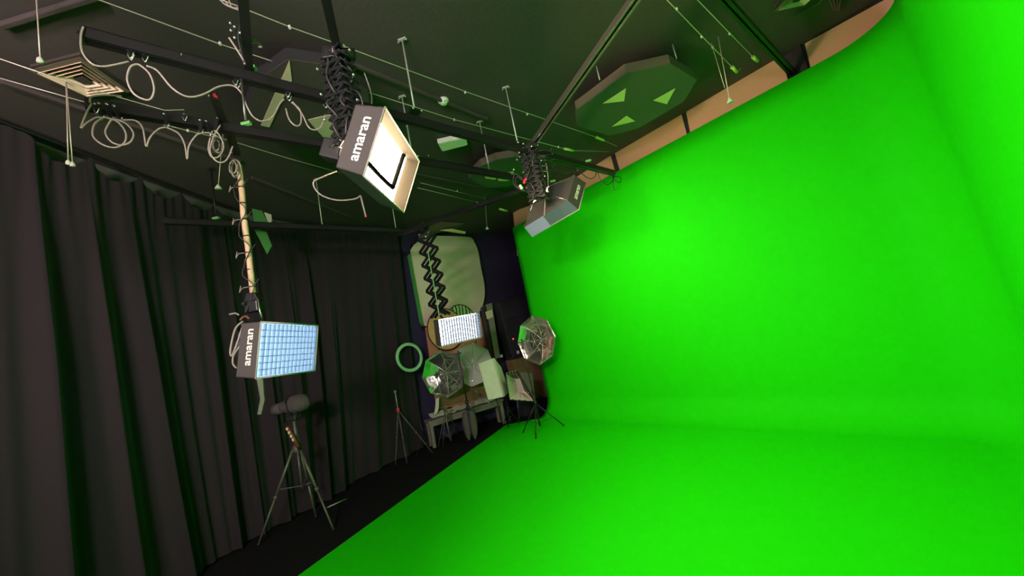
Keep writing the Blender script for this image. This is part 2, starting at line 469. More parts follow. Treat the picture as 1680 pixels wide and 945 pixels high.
for s in (-1, 1):
    MB().bar(rr_a + xx * 0.021 * s, rr_b + xx * 0.021 * s, 0.016, 0.05).build('side_channel', 'alu', rt, bevel=0.003)
MB().bar(rr_a + Vector((0, 0, 0.012)), rr_b + Vector((0, 0, 0.012)), 0.03, 0.01).build('web', 'rail', rt)
rl_a, rl_b = PZ(655, 384, TZ - 0.02), PZ(862, 309, TZ - 0.02)
track('cross_rail', rl_a, rl_b, 'black cross rail rising from the scissor arm to the cable bundle', 0.05, 0.055, cat='cross rail')
gr_a, gr_b = PZ(1178, -12, 3.80), PZ(1303, 123, 3.80)
track('ceiling_beam', gr_a, gr_b, 'green tinted dark rail at the top right ending over the green wall', 0.06, 0.06, 'rail', cat='rail')
# lime clamps on the rails
for px, z, lb in (((412, 113), TZ + 0.12, 'small green clamp where the cross rail meets the nearest track'), ((404, 203), TZ + 0.05, 'small green clamp on the middle track left of the softbox'),
                  ((354, 358), TZ + 0.04, 'small pale green clamp on the track before the curtain'), ((965, 264), TZ + 0.05, 'small green clamp near the green wall end of the nearest track'),
                  ((907, 297), TZ + 0.0, 'small green clamp behind the dark softbox')):
    p = PZ(*px, z)
    t = thing('rail_clamp', p, lb, 'clamp')
    MB().box(p, (0.065, 0.03, 0.022)).build('body', 'clamp', t, bevel=0.004)
    for s in (-1, 1): MB().tube([p + Vector((0.02 * s, 0, 0)), p + Vector((0.02 * s, 0, 0.022))], 0.007, 6).build('bolt', 'steel', t)
    MB().bar(p - Vector((0, 0, 0.0)), p + Vector((0, 0.03, 0.0)), 0.02, 0.02).build('jaw', 'black', t)

# ================================================================== CEILING WIRES
def wireobj(pts, label, tens=None, beads=()):
    t = thing('tension_wire', pts[0], label, 'wire')
    MB().tube(pts, 0.0035, 6).build('wire', 'wire', t)
    for b in beads:
        MB().tube([b - Vector((0, 0, .012)), b + Vector((0, 0, .008))], 0.009, 8).build('wire_clip', 'white', t)
    if tens:
        a, b = tens
        MB().tube([a, b], 0.017, 10).build('tensioner', 'lime', t)
        d = (a - b).normalized()
        MB().tube([a, a + d * 0.03], 0.010, 8).build('ferrule', 'steel', t)
    return t
ZW = H - 0.14
wireobj([PZ(-60, -80, ZW), PZ(163, 0, ZW), PZ(360, 72, ZW), PZ(540, 131, ZW - .004), PZ(745, 196, ZW), PZ(925, 244, ZW), PZ(939, 247, ZW), PZ(1000, 249, ZW + 0.02)],
        'thin pale wire across the ceiling just behind the nearest track', (PZ(926, 244, ZW), PZ(940, 247, ZW)), [PZ(361, 71, ZW), PZ(456, 103, ZW), PZ(745, 196, ZW), PZ(916, 241, ZW)])
wireobj([PZ(300, -25, ZW), PZ(405, 16, ZW), PZ(475, 44, ZW), PZ(562, 75, ZW), PZ(763, 150, ZW), PZ(978, 225, ZW), PZ(990, 230, ZW), PZ(1012, 240, ZW)],
        'thin pale wire crossing the ceiling above the smoke detector', (PZ(978, 225, ZW), PZ(991, 230, ZW)), [PZ(475, 44, ZW), PZ(564, 76, ZW), PZ(763, 151, ZW), PZ(865, 187, ZW)])
wireobj([PZ(1070, -25, ZW), PZ(1200, 109, ZW), PZ(1209, 118, ZW), PZ(1216, 112, ZW)], 'pale wire left of the green rail ending in a lime tensioner', (PZ(1201, 110, ZW), PZ(1209, 118, ZW)), [PZ(1110, 14, ZW), PZ(1151, 60, ZW), PZ(1169, 77, ZW)])
wireobj([PZ(1120, -25, ZW), PZ(1234, 92, ZW), PZ(1243, 100, ZW)], 'pale wire beside the green rail ending in a lime tensioner', (PZ(1235, 93, ZW), PZ(1243, 100, ZW)), [PZ(1197, 55, ZW)])
wireobj([PZ(-40, 83, ZW), PZ(130, 141, ZW), PZ(270, 181, ZW), PZ(302, 180, ZW)], 'pale wire passing over the square ceiling vent', None, [])
wireobj([PZ(-40, 117, ZW), PZ(148, 170, ZW), PZ(230, 194, ZW), PZ(310, 215, ZW), PZ(375, 230, ZW), PZ(470, 259, ZW), PZ(560, 284, ZW)], 'pale wire below the square ceiling vent', None, [PZ(308, 214, ZW)])
wireobj([PZ(690, 300, ZW), PZ(797, 326, ZW)], 'faint wire right of the warm softbox, upper one', None, [PZ(750, 313, ZW)])
wireobj([PZ(685, 308, ZW), PZ(783, 332, ZW)], 'faint wire right of the warm softbox, lower one', None, [PZ(783, 332, ZW)])
p0 = PZ(820, 343, ZW); p1 = PZ(832, 346, ZW)
tag(MB().tube([p0, p1], 0.02, 8).build('tensioner', 'lime'), 'loose lime tensioner above the navy wall', 'tensioner')

# hanging cords with end pieces
def cord(top_px, bot_px, label, z=H - 0.01, bell=True, twin=None, m='wire', grp=None):
    a = PZ(*top_px, z); b = PXY(*bot_px, a.x, a.y); b = PD(bot_px[0], bot_px[1], math.hypot(a.x, a.y))
    t = thing('light_pull', b, label, 'pull cord', grp)
    MB().tube([a, a.lerp(b, 0.5), b], 0.0035, 6).build('cord', m, t)
    if twin:
        c = PD(twin[0], twin[1], math.hypot(a.x, a.y))
        MB().tube([a, c], 0.0035, 6).build('cord', m, t)
        MB().lathe([(0.004, 0.012), (0.013, 0.0), (0.015, -0.02), (0.001, -0.024)], c, (0, 0, 1), 10).build('end_bead', 'white', t)
    if bell: MB().lathe([(0.006, 0.02), (0.012, 0.008), (0.026, -0.016), (0.026, -0.022), (0.001, -0.018)], b, (0, 0, 1), 14).build('bell_pull', 'white', t)
    else: MB().lathe([(0.004, 0.012), (0.013, 0.0), (0.015, -0.02), (0.001, -0.024)], b, (0, 0, 1), 10).build('end_bead', 'white', t)
    return t
cord((58, -30), (66, 97), 'pale hanging cord at the top left above the vent', bell=False)
cord((108, 125), (112, 265), 'pair of pale cords hanging over the black curtain top', bell=False, twin=(119, 268))
cord((366, 215), (358, 306), 'cord with a white bell end left of the wooden pole', z=H - 0.1)
cord((795, 320), (799, 374), 'cord with a white bell end in front of the navy wall', z=H - 0.1)
t = cord((1178, 60), (1197, 164), 'thin cords crossing down to a white bell end over the fibreboard strip', z=H - 0.14)
a = PZ(1167, 70, H - 0.14); b = PD(1189, 144, math.hypot(a.x, a.y))
MB().tube([a, b], 0.003, 6).build('cord', 'wire', t)

# ================================================================== CEILING THINGS
def cloud(px, zb, label, marks, th=0.09, rods=(), em='cloudside', fm='cloud'):
    pts = [PZ(x, y, zb) for x, y in px]; c = sum(pts, Vector()) / len(pts)
    t = thing('acoustic_cloud', c, label, 'acoustic panel')
    MB().prism([p + Vector((0, 0, 0.006)) for p in pts], (0, 0, th)).build('edge_frame', em, t)
    MB().prism([c + (p - c) * 0.995 for p in pts], (0, 0, 0.006)).build('face_cloth', fm, t)
    for mk in marks:
        MB().prism([PZ(x, y, zb - 0.003) for x, y in mk], (0, 0, 0.002)).build('pale_patch', 'mark', t)
    for r in rods:
        q = PZ(*r, zb + th)
        MB().tube([q, (q.x, q.y, H - 0.004)], 0.006, 6).build('hanging_rod', 'rod', t)
    return t
cloud([(946, 180), (1028, 120), (1100, 104), (1144, 131), (1122, 167), (1047, 211), (999, 223), (947, 207)], 3.80,
      'large octagonal acoustic panel with three pale triangles near the green wall',
      [[(989, 170), (1027, 145), (1024, 166)], [(1072, 165), (1108, 145), (1094, 171)], [(1004, 208), (1028, 190), (1042, 199)]], rods=[(984, 131), (1110, 96), (1002, 215)])
cloud([(769, 293), (790, 272), (815, 262), (845, 257), (872, 262), (868, 290), (835, 306), (798, 309)], 3.80,
      'dark octagonal acoustic panel behind the cable bundle',
      [[(795, 289), (806, 287), (817, 290), (812, 295), (797, 293)], [(816, 292), (828, 291), (840, 294), (833, 297), (818, 297)], [(834, 283), (843, 281), (843, 285)]], rods=[(800, 270), (850, 260)])
cloud([(398, 190), (425, 130), (472, 97), (548, 108), (605, 150), (610, 200), (560, 236), (450, 232)], 3.84,
      'dark acoustic panel with pale tan patches behind the nearest tracks', [], rods=[(470, 110), (560, 125)], em='blackwall', fm='ceil')
cl = C.objects[-1]
for nm, poly, lb in (('a', [(475, 100), (479, 132), (442, 209), (428, 206)], 'long pale kite shaped patch left of the warm softbox'),
                 ('b', [(505, 197), (548, 187), (552, 228), (530, 225)], 'tan square patch left of the warm softbox'),
                 ('c', [(582, 166), (585, 176), (569, 208), (568, 190)], 'narrow pinkish patch behind the warm softbox')):
    o = MB().prism([PZ(x, y, 3.833) for x, y in poly], (0, 0, 0.006)).build('tan_patch', 'pale')
    tag(o, lb, 'ceiling patch')
# vents
def vent(px, label):
    z = H - 0.05
    q = [PZ(x, y, z) for x, y in px]; c = sum(q, Vector()) / 4
    t = thing('ceiling_vent', c, label, 'ceiling vent')
    def ring(k0, k1, z0, z1, name, m):
        a = [c + (p - c) * k0 + Vector((0, 0, z0)) for p in q]; b = [c + (p - c) * k1 + Vector((0, 0, z1)) for p in q]
        mb = MB()
        for i in range(4):
            j = (i + 1) % 4
            mb.prism([a[i], a[j], b[j], b[i]], (0, 0, 0.004))
        return mb.build(name, m, t)
    ring(1.0, 0.84, 0, 0, 'outer_frame', 'cloudside')
    MB().prism([c + (p - c) * 0.97 + Vector((0, 0, 0.028)) for p in q], (0, 0, 0.021)).build('throat', 'ventdark', t)
    for k in range(4):
        k0 = 0.84 - k * 0.16
        ring(k0, k0 - 0.10, -0.010, 0.022, 'louvre', 'cream')
    MB().prism([c + (p - c) * 0.2 + Vector((0, 0, -0.004)) for p in q], (0, 0, 0.004)).build('centre_plate', 'ventdark', t)
vent([(46, 116), (132, 94), (215, 151), (144, 161)], 'square cream louvred ceiling vent at the top left')
vent([(1271, 19), (1292, -12), (1345, -14), (1322, 8)], 'cream edged ceiling vent cut by the top right edge')
# smoke detector
c = PZ(727, 164, H)
t = thing('smoke_detector', c - Vector((0, 0, 0.04)), 'round white smoke detector on the black ceiling', 'smoke detector')
MB().lathe([(0.001, 0.0), (0.055, 0.0), (0.055, 0.018), (0.001, 0.018)], c - Vector((0, 0, 0.002)), (0, 0, -1), 20).build('base', 'white', t)
MB().lathe([(0.046, 0.0), (0.044, 0.012), (0.030, 0.026), (0.001, 0.028)], c - Vector((0, 0, 0.020)), (0, 0, -1), 20).build('cap', 'white', t)
q = MB()
for k in range(6):
    a = k * math.pi / 3; q.box(c + Vector((0.036 * math.cos(a), 0.036 * math.sin(a), -0.037)), (0.012, 0.012, 0.008))
q.build('air_slots', 'ventdark', t)
# emergency light box
q4 = [PZ(x, y, H - 0.06) for x, y in ((717, 235), (765, 224), (768, 238), (725, 249))]
t = thing('emergency_light', q4[0], 'boxy pale emergency light on the ceiling right of the warm softbox', 'emergency light')
cc = sum(q4, Vector()) / 4
MB().prism([cc + (p - cc) * 0.97 for p in q4], (0, 0, 0.058)).build('housing', 'white', t, bevel=0.008)
MB().prism([cc + (p - cc) * 0.86 - Vector((0, 0, .006)) for p in q4], (0, 0, 0.008)).build('lens', 'white', t)
MB().ball(PZ(797, 375, H - .3) if False else PZ(703, 255, H - 0.02), 0.012).build('screw', 'steel', t)
# green slanted strips by the far curtain
for poly, lb, m in (([(413, 342), (430, 346), (443, 374), (418, 372)], 'green fabric flap above the curtain track, upper piece', 'greengel'),
                    ([(417, 376), (437, 380), (446, 403), (438, 417)], 'green fabric flap against the far curtain, lower piece', 'greengel'),
                    ([(433, 348), (445, 352), (446, 362), (441, 368)], 'small grey flap beside the green fabric', 'sage')):
    pp = [PD(x, y, 5.05) for x, y in poly]
    o = MB().prism(pp, (-0.01, 0.02, 0)).build('fabric_flap', m); tag(o, lb, 'fabric strip')
# corner bits at the top right: bracket
a = PZ(1368, 8, H - .02); q = MB()
for dx in (-14, -5, 4, 11):
    q.tube([PZ(1370 + dx, -14, H - .03), PZ(1372 + dx * 0.3, 17, H - .03)], 0.008, 6)
o = q.build('wall_bracket', 'alu'); tag(o, 'grey fan shaped bracket at the top right edge', 'bracket')
q = MB().tube([PZ(1298, 30, H - .03), PZ(1320, 18, H - .03), PZ(1345, 5, H - .03), PZ(1352, -10, H - .03)], 0.006, 6)
tag(q.build('thin_cable', 'bcable'), 'thin dark cable beside the cut off vent', 'cable')

# ================================================================== SOFTBOXES
def softbox(pos, R, w, h, d, k, glowm, label, grid=None, skirt=0.05, sm=None, mats=None, logo=None, brand='amaran'):
    """local axes: x width, z height, front face looks along -y; back at +y"""
    pos = Vector(pos); R = Matrix(R)
    t = thing('softbox', pos, label, 'softbox lamp', 'softbox lamps of the studio')
    L = lambda x, y, z: pos + R @ Vector((x, y, z))
    f = [(-w/2, h/2), (w/2, h/2), (w/2, -h/2), (-w/2, -h/2)]
    names = ('top', 'right', 'bottom', 'left')
    th = 0.006; ks = 1 - (1 - k) * skirt / d - 0.03
    for i in range(4):
        j = (i + 1) % 4
        F = [L(f[i][0], 0, f[i][1]), L(f[j][0], 0, f[j][1]), L(f[j][0] * k, d, f[j][1] * k), L(f[i][0] * k, d, f[i][1] * k)]
        ctr = L(0, d / 2, 0); inn = (ctr - sum(F, Vector()) / 4).normalized() * th
        MB().prism(F, inn).build('side_panel', (mats or {}).get(i, 'box'), t)
        # inner skirt hem
        G = [L(f[i][0] * .975, 0.001, f[i][1] * .975), L(f[j][0] * .975, 0.001, f[j][1] * .975), L(f[j][0] * ks, skirt, f[j][1] * ks), L(f[i][0] * ks, skirt, f[i][1] * ks)]
        MB().prism(G, inn * 0.3).build('skirt', sm or ('skirt' if not grid else 'gridcloth'), t)
        MB().tube([L(f[i][0], -0.001, f[i][1]), L(f[j][0], -0.001, f[j][1])], 0.005, 6).build('hem', 'skirt', t)
    # diffuser
    sx, sz = w * (ks - .004) / 2, h * (ks - .004) / 2
    MB().prism([L(-sx, skirt, sz), L(sx, skirt, sz), L(sx, skirt, -sz), L(-sx, skirt, -sz)], R @ Vector((0, 0.004, 0))).build('diffuser', glowm, t)
    if grid:
        nx, nz = grid; g = MB(); dep = skirt - 0.006
        for a in range(1, nx):
            x = -sx + 2 * sx * a / nx; g.box(L(x, dep / 2 + 0.001, 0), (0.0022, dep, 2 * sz), R)
        for b in range(1, nz):
            z = -sz + 2 * sz * b / nz; g.box(L(0, dep / 2 + 0.001, z), (2 * sx, dep, 0.0022), R)
        g.build('honeycomb_grid', 'gridcloth', t)
    # black back and rods
    kb = 0.30
    for i in range(4):
        j = (i + 1) % 4
        B = [L(f[i][0] * k, d, f[i][1] * k), L(f[j][0] * k, d, f[j][1] * k), L(f[j][0] * kb, d + 0.13, f[j][1] * kb), L(f[i][0] * kb, d + 0.13, f[i][1] * kb)]
        MB().prism(B, R @ Vector((0, -0.005, 0))).build('back_panel', 'box', t)
        MB().tube([L(f[i][0] * k * .98, d + .004, f[i][1] * k * .98), L(f[i][0] * 0.2, d + 0.15, f[i][1] * 0.2)], 0.004, 6).build('support_rod', 'steel' if mats else 'black', t)
    MB().lathe([(0.075, 0), (0.085, 0.01), (0.085, 0.03), (0.06, 0.035)], L(0, d + 0.125, 0), R @ Vector((0, 1, 0)), 20).build('speed_ring', 'black', t)
    MB().box(L(0, d + 0.22, 0), (0.10, 0.14, 0.12), R).build('lamp_head', 'black', t, bevel=0.01)
    q = MB()
    for s in (-1, 1): q.bar(L(0.062 * s, d + 0.22, 0), L(0.062 * s, d + 0.22, 0.12), 0.012, 0.02)
    q.bar(L(-.068, d + 0.22, .12), L(.068, d + .22, .12), 0.02, 0.012); q.build('yoke', 'black', t)
    if logo is not None and brand:
        # logo side: 0 top 1 right 2 bottom 3 left ; text runs along the edge
        i = logo[0]; j = (i + 1) % 4
        A = L(f[i][0], 0, f[i][1]); B = L(f[j][0], 0, f[j][1]); Cc = L(f[j][0] * k, d, f[j][1] * k); D = L(f[i][0] * k, d, f[i][1] * k)
        cen = (A + B + Cc + D) / 4; xd = (B - A).normalized() * logo[1]
        nrm = (B - A).cross(D - A).normalized()
        if nrm.dot(cen - L(0, d / 2, 0)) < 0: nrm = -nrm
        yd = nrm.cross(xd)
        mw = Matrix.Translation(cen + nrm * 0.002 + xd * logo[3]) @ Matrix((xd, yd, nrm)).transposed().to_4x4()
        text_mesh('logo', brand, logo[2], mw, 'logo', t)
    return t, L
RA = ((0.0826, -0.9779, 0.1919), (0.996, 0.0874, 0.0169), (-0.0334, 0.1898, 0.9813))
RB = ((0.743, -0.6644, 0.08), (0.6685, 0.7312, -0.1358), (0.0318, 0.1544, 0.9875))
RC = ((0.0038, -0.8946, 0.4468), (0.9992, -0.014, -0.0364), (0.0388, 0.4466, 0.8939))
RD = ((-0.6644, -0.6103, 0.4315), (0.7453, -0.498, 0.4433), (-0.0556, 0.6161, 0.7857))
tA, LA = softbox((-1.736, 2.716, 1.834), RA, .605, .378, .156, .955, M['glowA'], 'softbox with a pale blue grid hanging from the wooden pole', grid=(14, 8), skirt=0.055, logo=(3, 1, 0.085, 0.02))
tB, LB = softbox((-0.792, 4.926, 1.826), RB, .669, .362, .17, .931, M['glowB'], 'brilliant white gridded softbox on the scissor arm in front of the reflectors', grid=(16, 9), skirt=0.055)
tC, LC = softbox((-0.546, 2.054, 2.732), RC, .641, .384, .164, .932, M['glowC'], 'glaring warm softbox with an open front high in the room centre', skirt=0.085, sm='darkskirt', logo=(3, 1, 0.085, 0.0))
tD, LD = softbox((0.692, 3.976, 2.881), RD, .729, .432, .151, .938, M['glowD'], 'dark backed softbox tilted towards the green wall under the cable bundle', mats={0: 'box', 1: 'box', 2: 'slate', 3: 'box'}, logo=(3, 1, 0.075, 0.0))
MB().prism([LD(.05, -.002, -.2175), LD(.366, -.002, -.2175), LD(.343, .15, -.204), LD(.03, .15, -.204)], (0, 0, -.004)).build('lavender_flap', 'lavender', tD)
MB().tube([LD(.343, .165, -.2), LD(-.34, .165, .2)], .006, 6).build('cross_rod', 'steel', tD)
# folds of the diffuser on the warm lamp
q = MB()
q.tube([LC(-.30, .070, -.075), LC(0.0, .070, -.080), LC(.20, .070, -.075)], 0.015, 6); q.tube([LC(.20, .070, -.075), LC(.205, .070, .05), LC(.21, .070, .17)], 0.015, 6)
q.build('diffuser_seam', 'seam', tC)
# three unseen fill softboxes added behind the camera to brighten the room
softbox(sn(-1.6, -1.0, 3.0), Matrix(((NV.y, -NV.x * .77, NV.x * .64), (-NV.x, -NV.y * .77, NV.y * .64), (0, .64, .77))), .66, .40, .16, .94, M['glowE'],
        'added fill softbox, unseen behind the camera, facing the green wall', skirt=0.03)
def aim(front, up=(0, 0, 1)):
    y = -Vector(front).normalized(); x = y.cross(Vector(up)).normalized(); z = x.cross(y)
    return Matrix((x, y, z)).transposed()
softbox((-2.0, -1.3, 2.3), aim((-.50, .66, .50)), .75, .55, .16, .94, M['glowF'], 'added fill softbox, unseen behind the camera, tilted up at the black curtain', skirt=0.02)
softbox((-1.05, -1.8, 2.85), aim((-.10, 1, -.02)), .66, .40, .16, .94, M['glowG'], 'added fill softbox, unseen behind the camera, facing the far corner', skirt=0.03)
# suspension of softbox A : wooden pole
pt = PZ(391, 262, TZ + 0.02); px_, py_ = pt.x, pt.y
pbz = PXY(409, 488, px_, py_).z
tp = thing('wooden_pole', (px_, py_, pbz), 'pale wooden pole with black ties holding the blue gridded softbox', 'pole')
pts = [Vector((px_ + 0.004 * math.sin(i), py_ + 0.003 * math.cos(2 * i), pbz + (TZ - 0.03 - pbz) * i / 8)) for i in range(9)]
MB().tube(pts, 0.021, 14).build('shaft', 'pole', tp)
for i in range(8):
    z = pbz + 0.08 + i * 0.135
    MB().tube([(px_, py_, z - .004), (px_, py_, z + .004)], 0.0245, 12).build('tie_band', 'black', tp)
    if i % 2 == 0:
        MB().tube(smooth([(px_, py_, z), (px_ + .04, py_ - .03, z + .002), (px_ + .075, py_ - .02, z + .05)], 4), 0.003, 5).build('tie_tail', 'bcable', tp)
        MB().tube(smooth([(px_, py_, z), (px_ - .05, py_ - .03, z - .002), (px_ - .085, py_ - .02, z - .03), (px_ - .07, py_ - .02, z + .02)], 4), 0.003, 5).build('tie_tail', 'cable', tp)
q = MB().prism([(px_ - .055, py_ - .03, pbz - .03), (px_ + .055, py_ - .03, pbz - .03), (px_ + .03, py_ - .03, pbz + .03), (px_ - .03, py_ - .03, pbz + .03)], (0, 0.06, 0))
q.build('end_socket', 'black', tp, bevel=0.004)
# safety cable down the pole
pl = []
for i in range(26):
    z = TZ - 0.1 - i * 0.045; a = i * 0.9
    pl.append(Vector((px_ + 0.055 * math.cos(a) * (0.6 + .4 * math.sin(i)), py_ - 0.05 + 0.02 * math.sin(a), z)))
tag(MB().tube(smooth(pl, 3), 0.004, 6).build('safety_cable', 'bcable'), 'dark safety cable winding down beside the wooden pole', 'cable')
hb = Vector((px_, py_, pbz))
t = thing('lamp_mount', hb - Vector((0, 0, 0.10)), 'black lamp bracket between the wooden pole and blue softbox', 'bracket')
MB().box(hb - Vector((0, 0, 0.075)), (0.10, 0.08, 0.085)).build('body', 'black', t, bevel=0.008)
MB().tube([hb - Vector((.03, .045, .05)), hb - Vector((.03, .07, .05))], 0.012, 10).build('knob', 'black', t)
MB().bar(hb - Vector((0, 0, 0.11)), LA(0, .30, .13), 0.04, 0.03).build('arm', 'black', t)
MB().tube([hb - Vector((-.055, .03, .03)), hb - Vector((-.06, .03, .12)), hb - Vector((-.07, .03, .18))], 0.006, 6).build('latch', 'steel', t)
c1 = [(399, 527), (386, 540), (378, 575), (381, 583), (390, 560), (398, 535)]
tag(MB().tube(smooth([PD(x, y, 3.12) for x, y in c1], 6), 0.007, 6).build('power_cable', 'cable'), 'looped grey cable at the back edge of the blue softbox', 'cable')
c1 = [(396, 565), (384, 582), (382, 596), (388, 604)]
tag(MB().tube(smooth([PD(x, y, 3.12) for x, y in c1], 6), 0.006, 6).build('power_cable', 'cable'), 'short cable bulge behind the logo side of the blue softbox', 'cable')
c1 = [(376, 516), (386, 514), (392, 517)]
tag(MB().tube(smooth([PD(x, y, 3.1) for x, y in c1], 6), 0.006, 6).build('lever', 'cable'), 'pale lever sticking out above the blue softbox', 'lever')
c1 = [(394, 526), (398, 521), (404, 519), (409, 523)]
tag(MB().tube(smooth([PD(x, y, 3.05) for x, y in c1], 6), 0.008, 6).build('red_strap', 'maroon'), 'small dark red strap on top of the blue softbox', 'strap')
st = [PD(x, y, 3.0) for x, y in ((421, 622), (431, 622), (433, 650), (434, 656), (428, 680), (422, 680), (427, 655))]
tag(MB().prism(st, (0, 0.008, 0)).build('hanging_strap', 'tripod'), 'dark green strap dangling under the blue softbox', 'strap')

# ================================================================== PANTOGRAPHS
def scissor(top, bot, n, half, depth, label, m='black', bar=0.018, group='scissor arms'):
    top = Vector(top); bot = Vector(bot)
    t = thing('scissor_arm', bot, label, 'scissor arm', group)
    ax = (Vector((1, -0.55, 0))).normalized(); dp = Vector((-ax.y, ax.x, 0))
    for i in range(n):
        a = top.lerp(bot, i / n); b = top.lerp(bot, (i + 1) / n)
        for s in (-1, 1):
            for e in (-1, 1):
                o = dp * depth * e
                MB().bar(a + ax * half * s + o, b - ax * half * s + o, bar * 0.35, bar).build('strut', m, t)
        for s in (-1, 1):
            MB().tube([b + ax * half * s - dp * (depth + .006), b + ax * half * s + dp * (depth + .006)], 0.006, 6).build('pivot_bar', m, t)
        m_ = a.lerp(b, 0.5)
        MB().tube([m_ - dp * (depth + .006), m_ + dp * (depth + .006)], 0.006, 6).build('pivot_bar', m, t)
    return t
pb = PZ(700, 390, TZ - 0.06)
pbb = PXY(740, 515, pb.x, pb.y)
scissor(pb, pbb, 6, 0.15, 0.045, 'open black scissor arm holding the white softbox in front of the pale backdrop', bar=0.042)
# trolley on top of it and spigot below
t = thing('lamp_trolley', pb, 'black lamp trolley with knobs on top of the open scissor arm', 'trolley')
MB().box(pb + Vector((0, 0, 0.02)), (0.22, 0.12, 0.05)).build('carriage', 'black', t, bevel=0.006)
for i, (dx, dz) in enumerate(((-.09, .05), (-.03, .07), (.05, .06), (.1, .03), (.0, .0))):
    MB().lathe([(0.02, 0), (0.024, 0.01), (0.018, 0.025), (0.001, 0.026)], pb + Vector((dx, -0.06, dz)), (0, -1, 0), 12).build('knob', 'black' if i % 2 else 'steel', t)
MB().tube([pbb, LB(0, .39, .12)], 0.014, 8).build('spigot', 'black', thing('lamp_spigot', pbb, 'short black spigot joining the open scissor arm and white softbox', 'spigot'))
# cable strand hanging beside it (light green coiled)
q = smooth([PXY(x, y, pb.x, pb.y - .08) for x, y in ((702, 415), (708, 440), (706, 452), (712, 470), (710, 488), (716, 505), (716, 520))], 5)
tag(MB().tube(q, 0.009, 6).build('coiled_cable', 'clamp'), 'light green cable running down inside the open scissor arm', 'cable')
tag(MB().tube(smooth([PXY(x, y, pb.x, pb.y + .1) for x, y in ((703, 470), (708, 498), (712, 520))], 4), 0.004, 5).build('thin_cable', 'bcable'), 'thin black cable left of the open scissor arm', 'cable')
# folded arms
def folded(xy, z1, z0, label, px_cols=0.075):
    t = scissor((xy[0], xy[1], z1), (xy[0], xy[1], z0), 11, 0.085, 0.05, label, bar=0.017)
    q = MB()
    rnd = random.Random(int(z0 * 100))
    for k in range(5):
        ang = k * 1.3; pts = []
        for i in range(9):
            z = z1 + (z0 - z1) * i / 8
            pts.append(Vector((xy[0] + 0.07 * math.cos(ang) + rnd.uniform(-.03, .03), xy[1] + 0.07 * math.sin(ang) + rnd.uniform(-.03, .03), z)))
        MB().tube(smooth(pts, 4), 0.006, 6).build('cable', 'bcable', t)
    for k in range(7):
        z = z1 + (z0 - z1) * (k + .5) / 7
        MB().ball((xy[0] + 0.10 * (-1) ** k, xy[1] - 0.06, z), 0.009, 8).build('bolt', 'steel', t)
    return t
hc = PZ(554, 98, TZ + 0.02)
zb = PXY(583, 232, hc.x, hc.y).z
folded((hc.x, hc.y), TZ + 0.05, zb, 'folded black scissor arm bundle beside the warm softbox')
t = thing('lamp_trolley', (hc.x, hc.y, TZ), 'black cylinder topped trolley above the bundle at the warm softbox', 'trolley')
MB().tube([(hc.x - .07, hc.y - .02, TZ + .07), (hc.x + .10, hc.y + .02, TZ + .05)], 0.032, 14).build('spring_drum', 'black', t)
MB().box((hc.x, hc.y, TZ + 0.02), (0.14, 0.10, 0.03)).build('carriage', 'black', t, bevel=0.005)
tag(MB().tube(smooth([PD(x, y, 2.0) for x, y in ((546, 86), (547, 76), (556, 72), (564, 76))], 5), 0.005, 6).build('cable_loop', 'cable'), 'small cable arc on top of the bundle beside the warm softbox', 'cable')
MB().bar((hc.x, hc.y, zb), LC(0, .38, .12), 0.03, 0.03).build('arm', 'black', thing('lamp_mount', (hc.x, hc.y, zb), 'black bracket arm carrying the warm softbox', 'bracket'))
for pts, lb in (([(598, 120), (610, 160), (605, 200), (592, 225)], 'thin cable bowing right of the bundle at the warm softbox'),
                ([(553, 281), (530, 290), (514, 300), (524, 318), (550, 328), (580, 327), (592, 321)], 'cable hanging in an arc below the warm softbox'),):
    tag(MB().tube(smooth([PD(x, y, 2.5) for x, y in pts], 6), 0.005, 6).build('power_cable', 'cable'), lb, 'cable')
a = PD(592, 322, 2.5); b = PD(600, 354, 2.5)
t = thing('hanging_rod', b, 'short rod with a red tip below the warm softbox', 'rod')
MB().tube([a, b], 0.006, 6).build('rod', 'cable', t); MB().tube([b, b + (b - a) * 0.08], 0.008, 6).build('tip', 'red', t)

hd = PZ(866, 246, TZ + 0.02)
zd = PXY(876, 330, hd.x, hd.y).z
folded((hd.x, hd.y), TZ + 0.06, zd, 'folded black scissor arm bundle above the dark backed softbox')
t = thing('lamp_trolley', (hd.x, hd.y, TZ), 'black trolley with pegs on the bundle above the dark softbox', 'trolley')
MB().box((hd.x, hd.y, TZ + 0.02), (0.18, 0.16, 0.04)).build('carriage', 'black', t, bevel=0.005)
for k in range(5):
    z = TZ - 0.03 - k * 0.055
    a = Vector((hd.x + .06, hd.y - .04, z)); b = a + Vector((.17, .01, -0.005))
    MB().tube([a, b], 0.006, 6).build('peg', 'rail', t); MB().ball(b, 0.010, 8).build('peg_knob', 'rail', t)
for k, (x, y) in enumerate(((845, 236), (852, 250), (848, 262), (843, 278), (872, 240), (858, 243), (840, 285))):
    MB().ball(PD(x, y, hd.xy.length - .1), 0.010, 8).build('bolt', 'steel', t)
tag(MB().tube(smooth([PD(x, y, hd.xy.length - .12) for x, y in ((860, 301), (861, 296), (864, 293))], 4), 0.013, 8).build('tape_wrap', 'red'), 'red tape wrapped on the cable bundle above the dark softbox', 'tape')
tag(MB().tube([PD(853, 304, 3.3), PD(857, 310, 3.3)], 0.014, 8).build('cable_connector', 'white'), 'white cable connector below the red tape', 'connector')
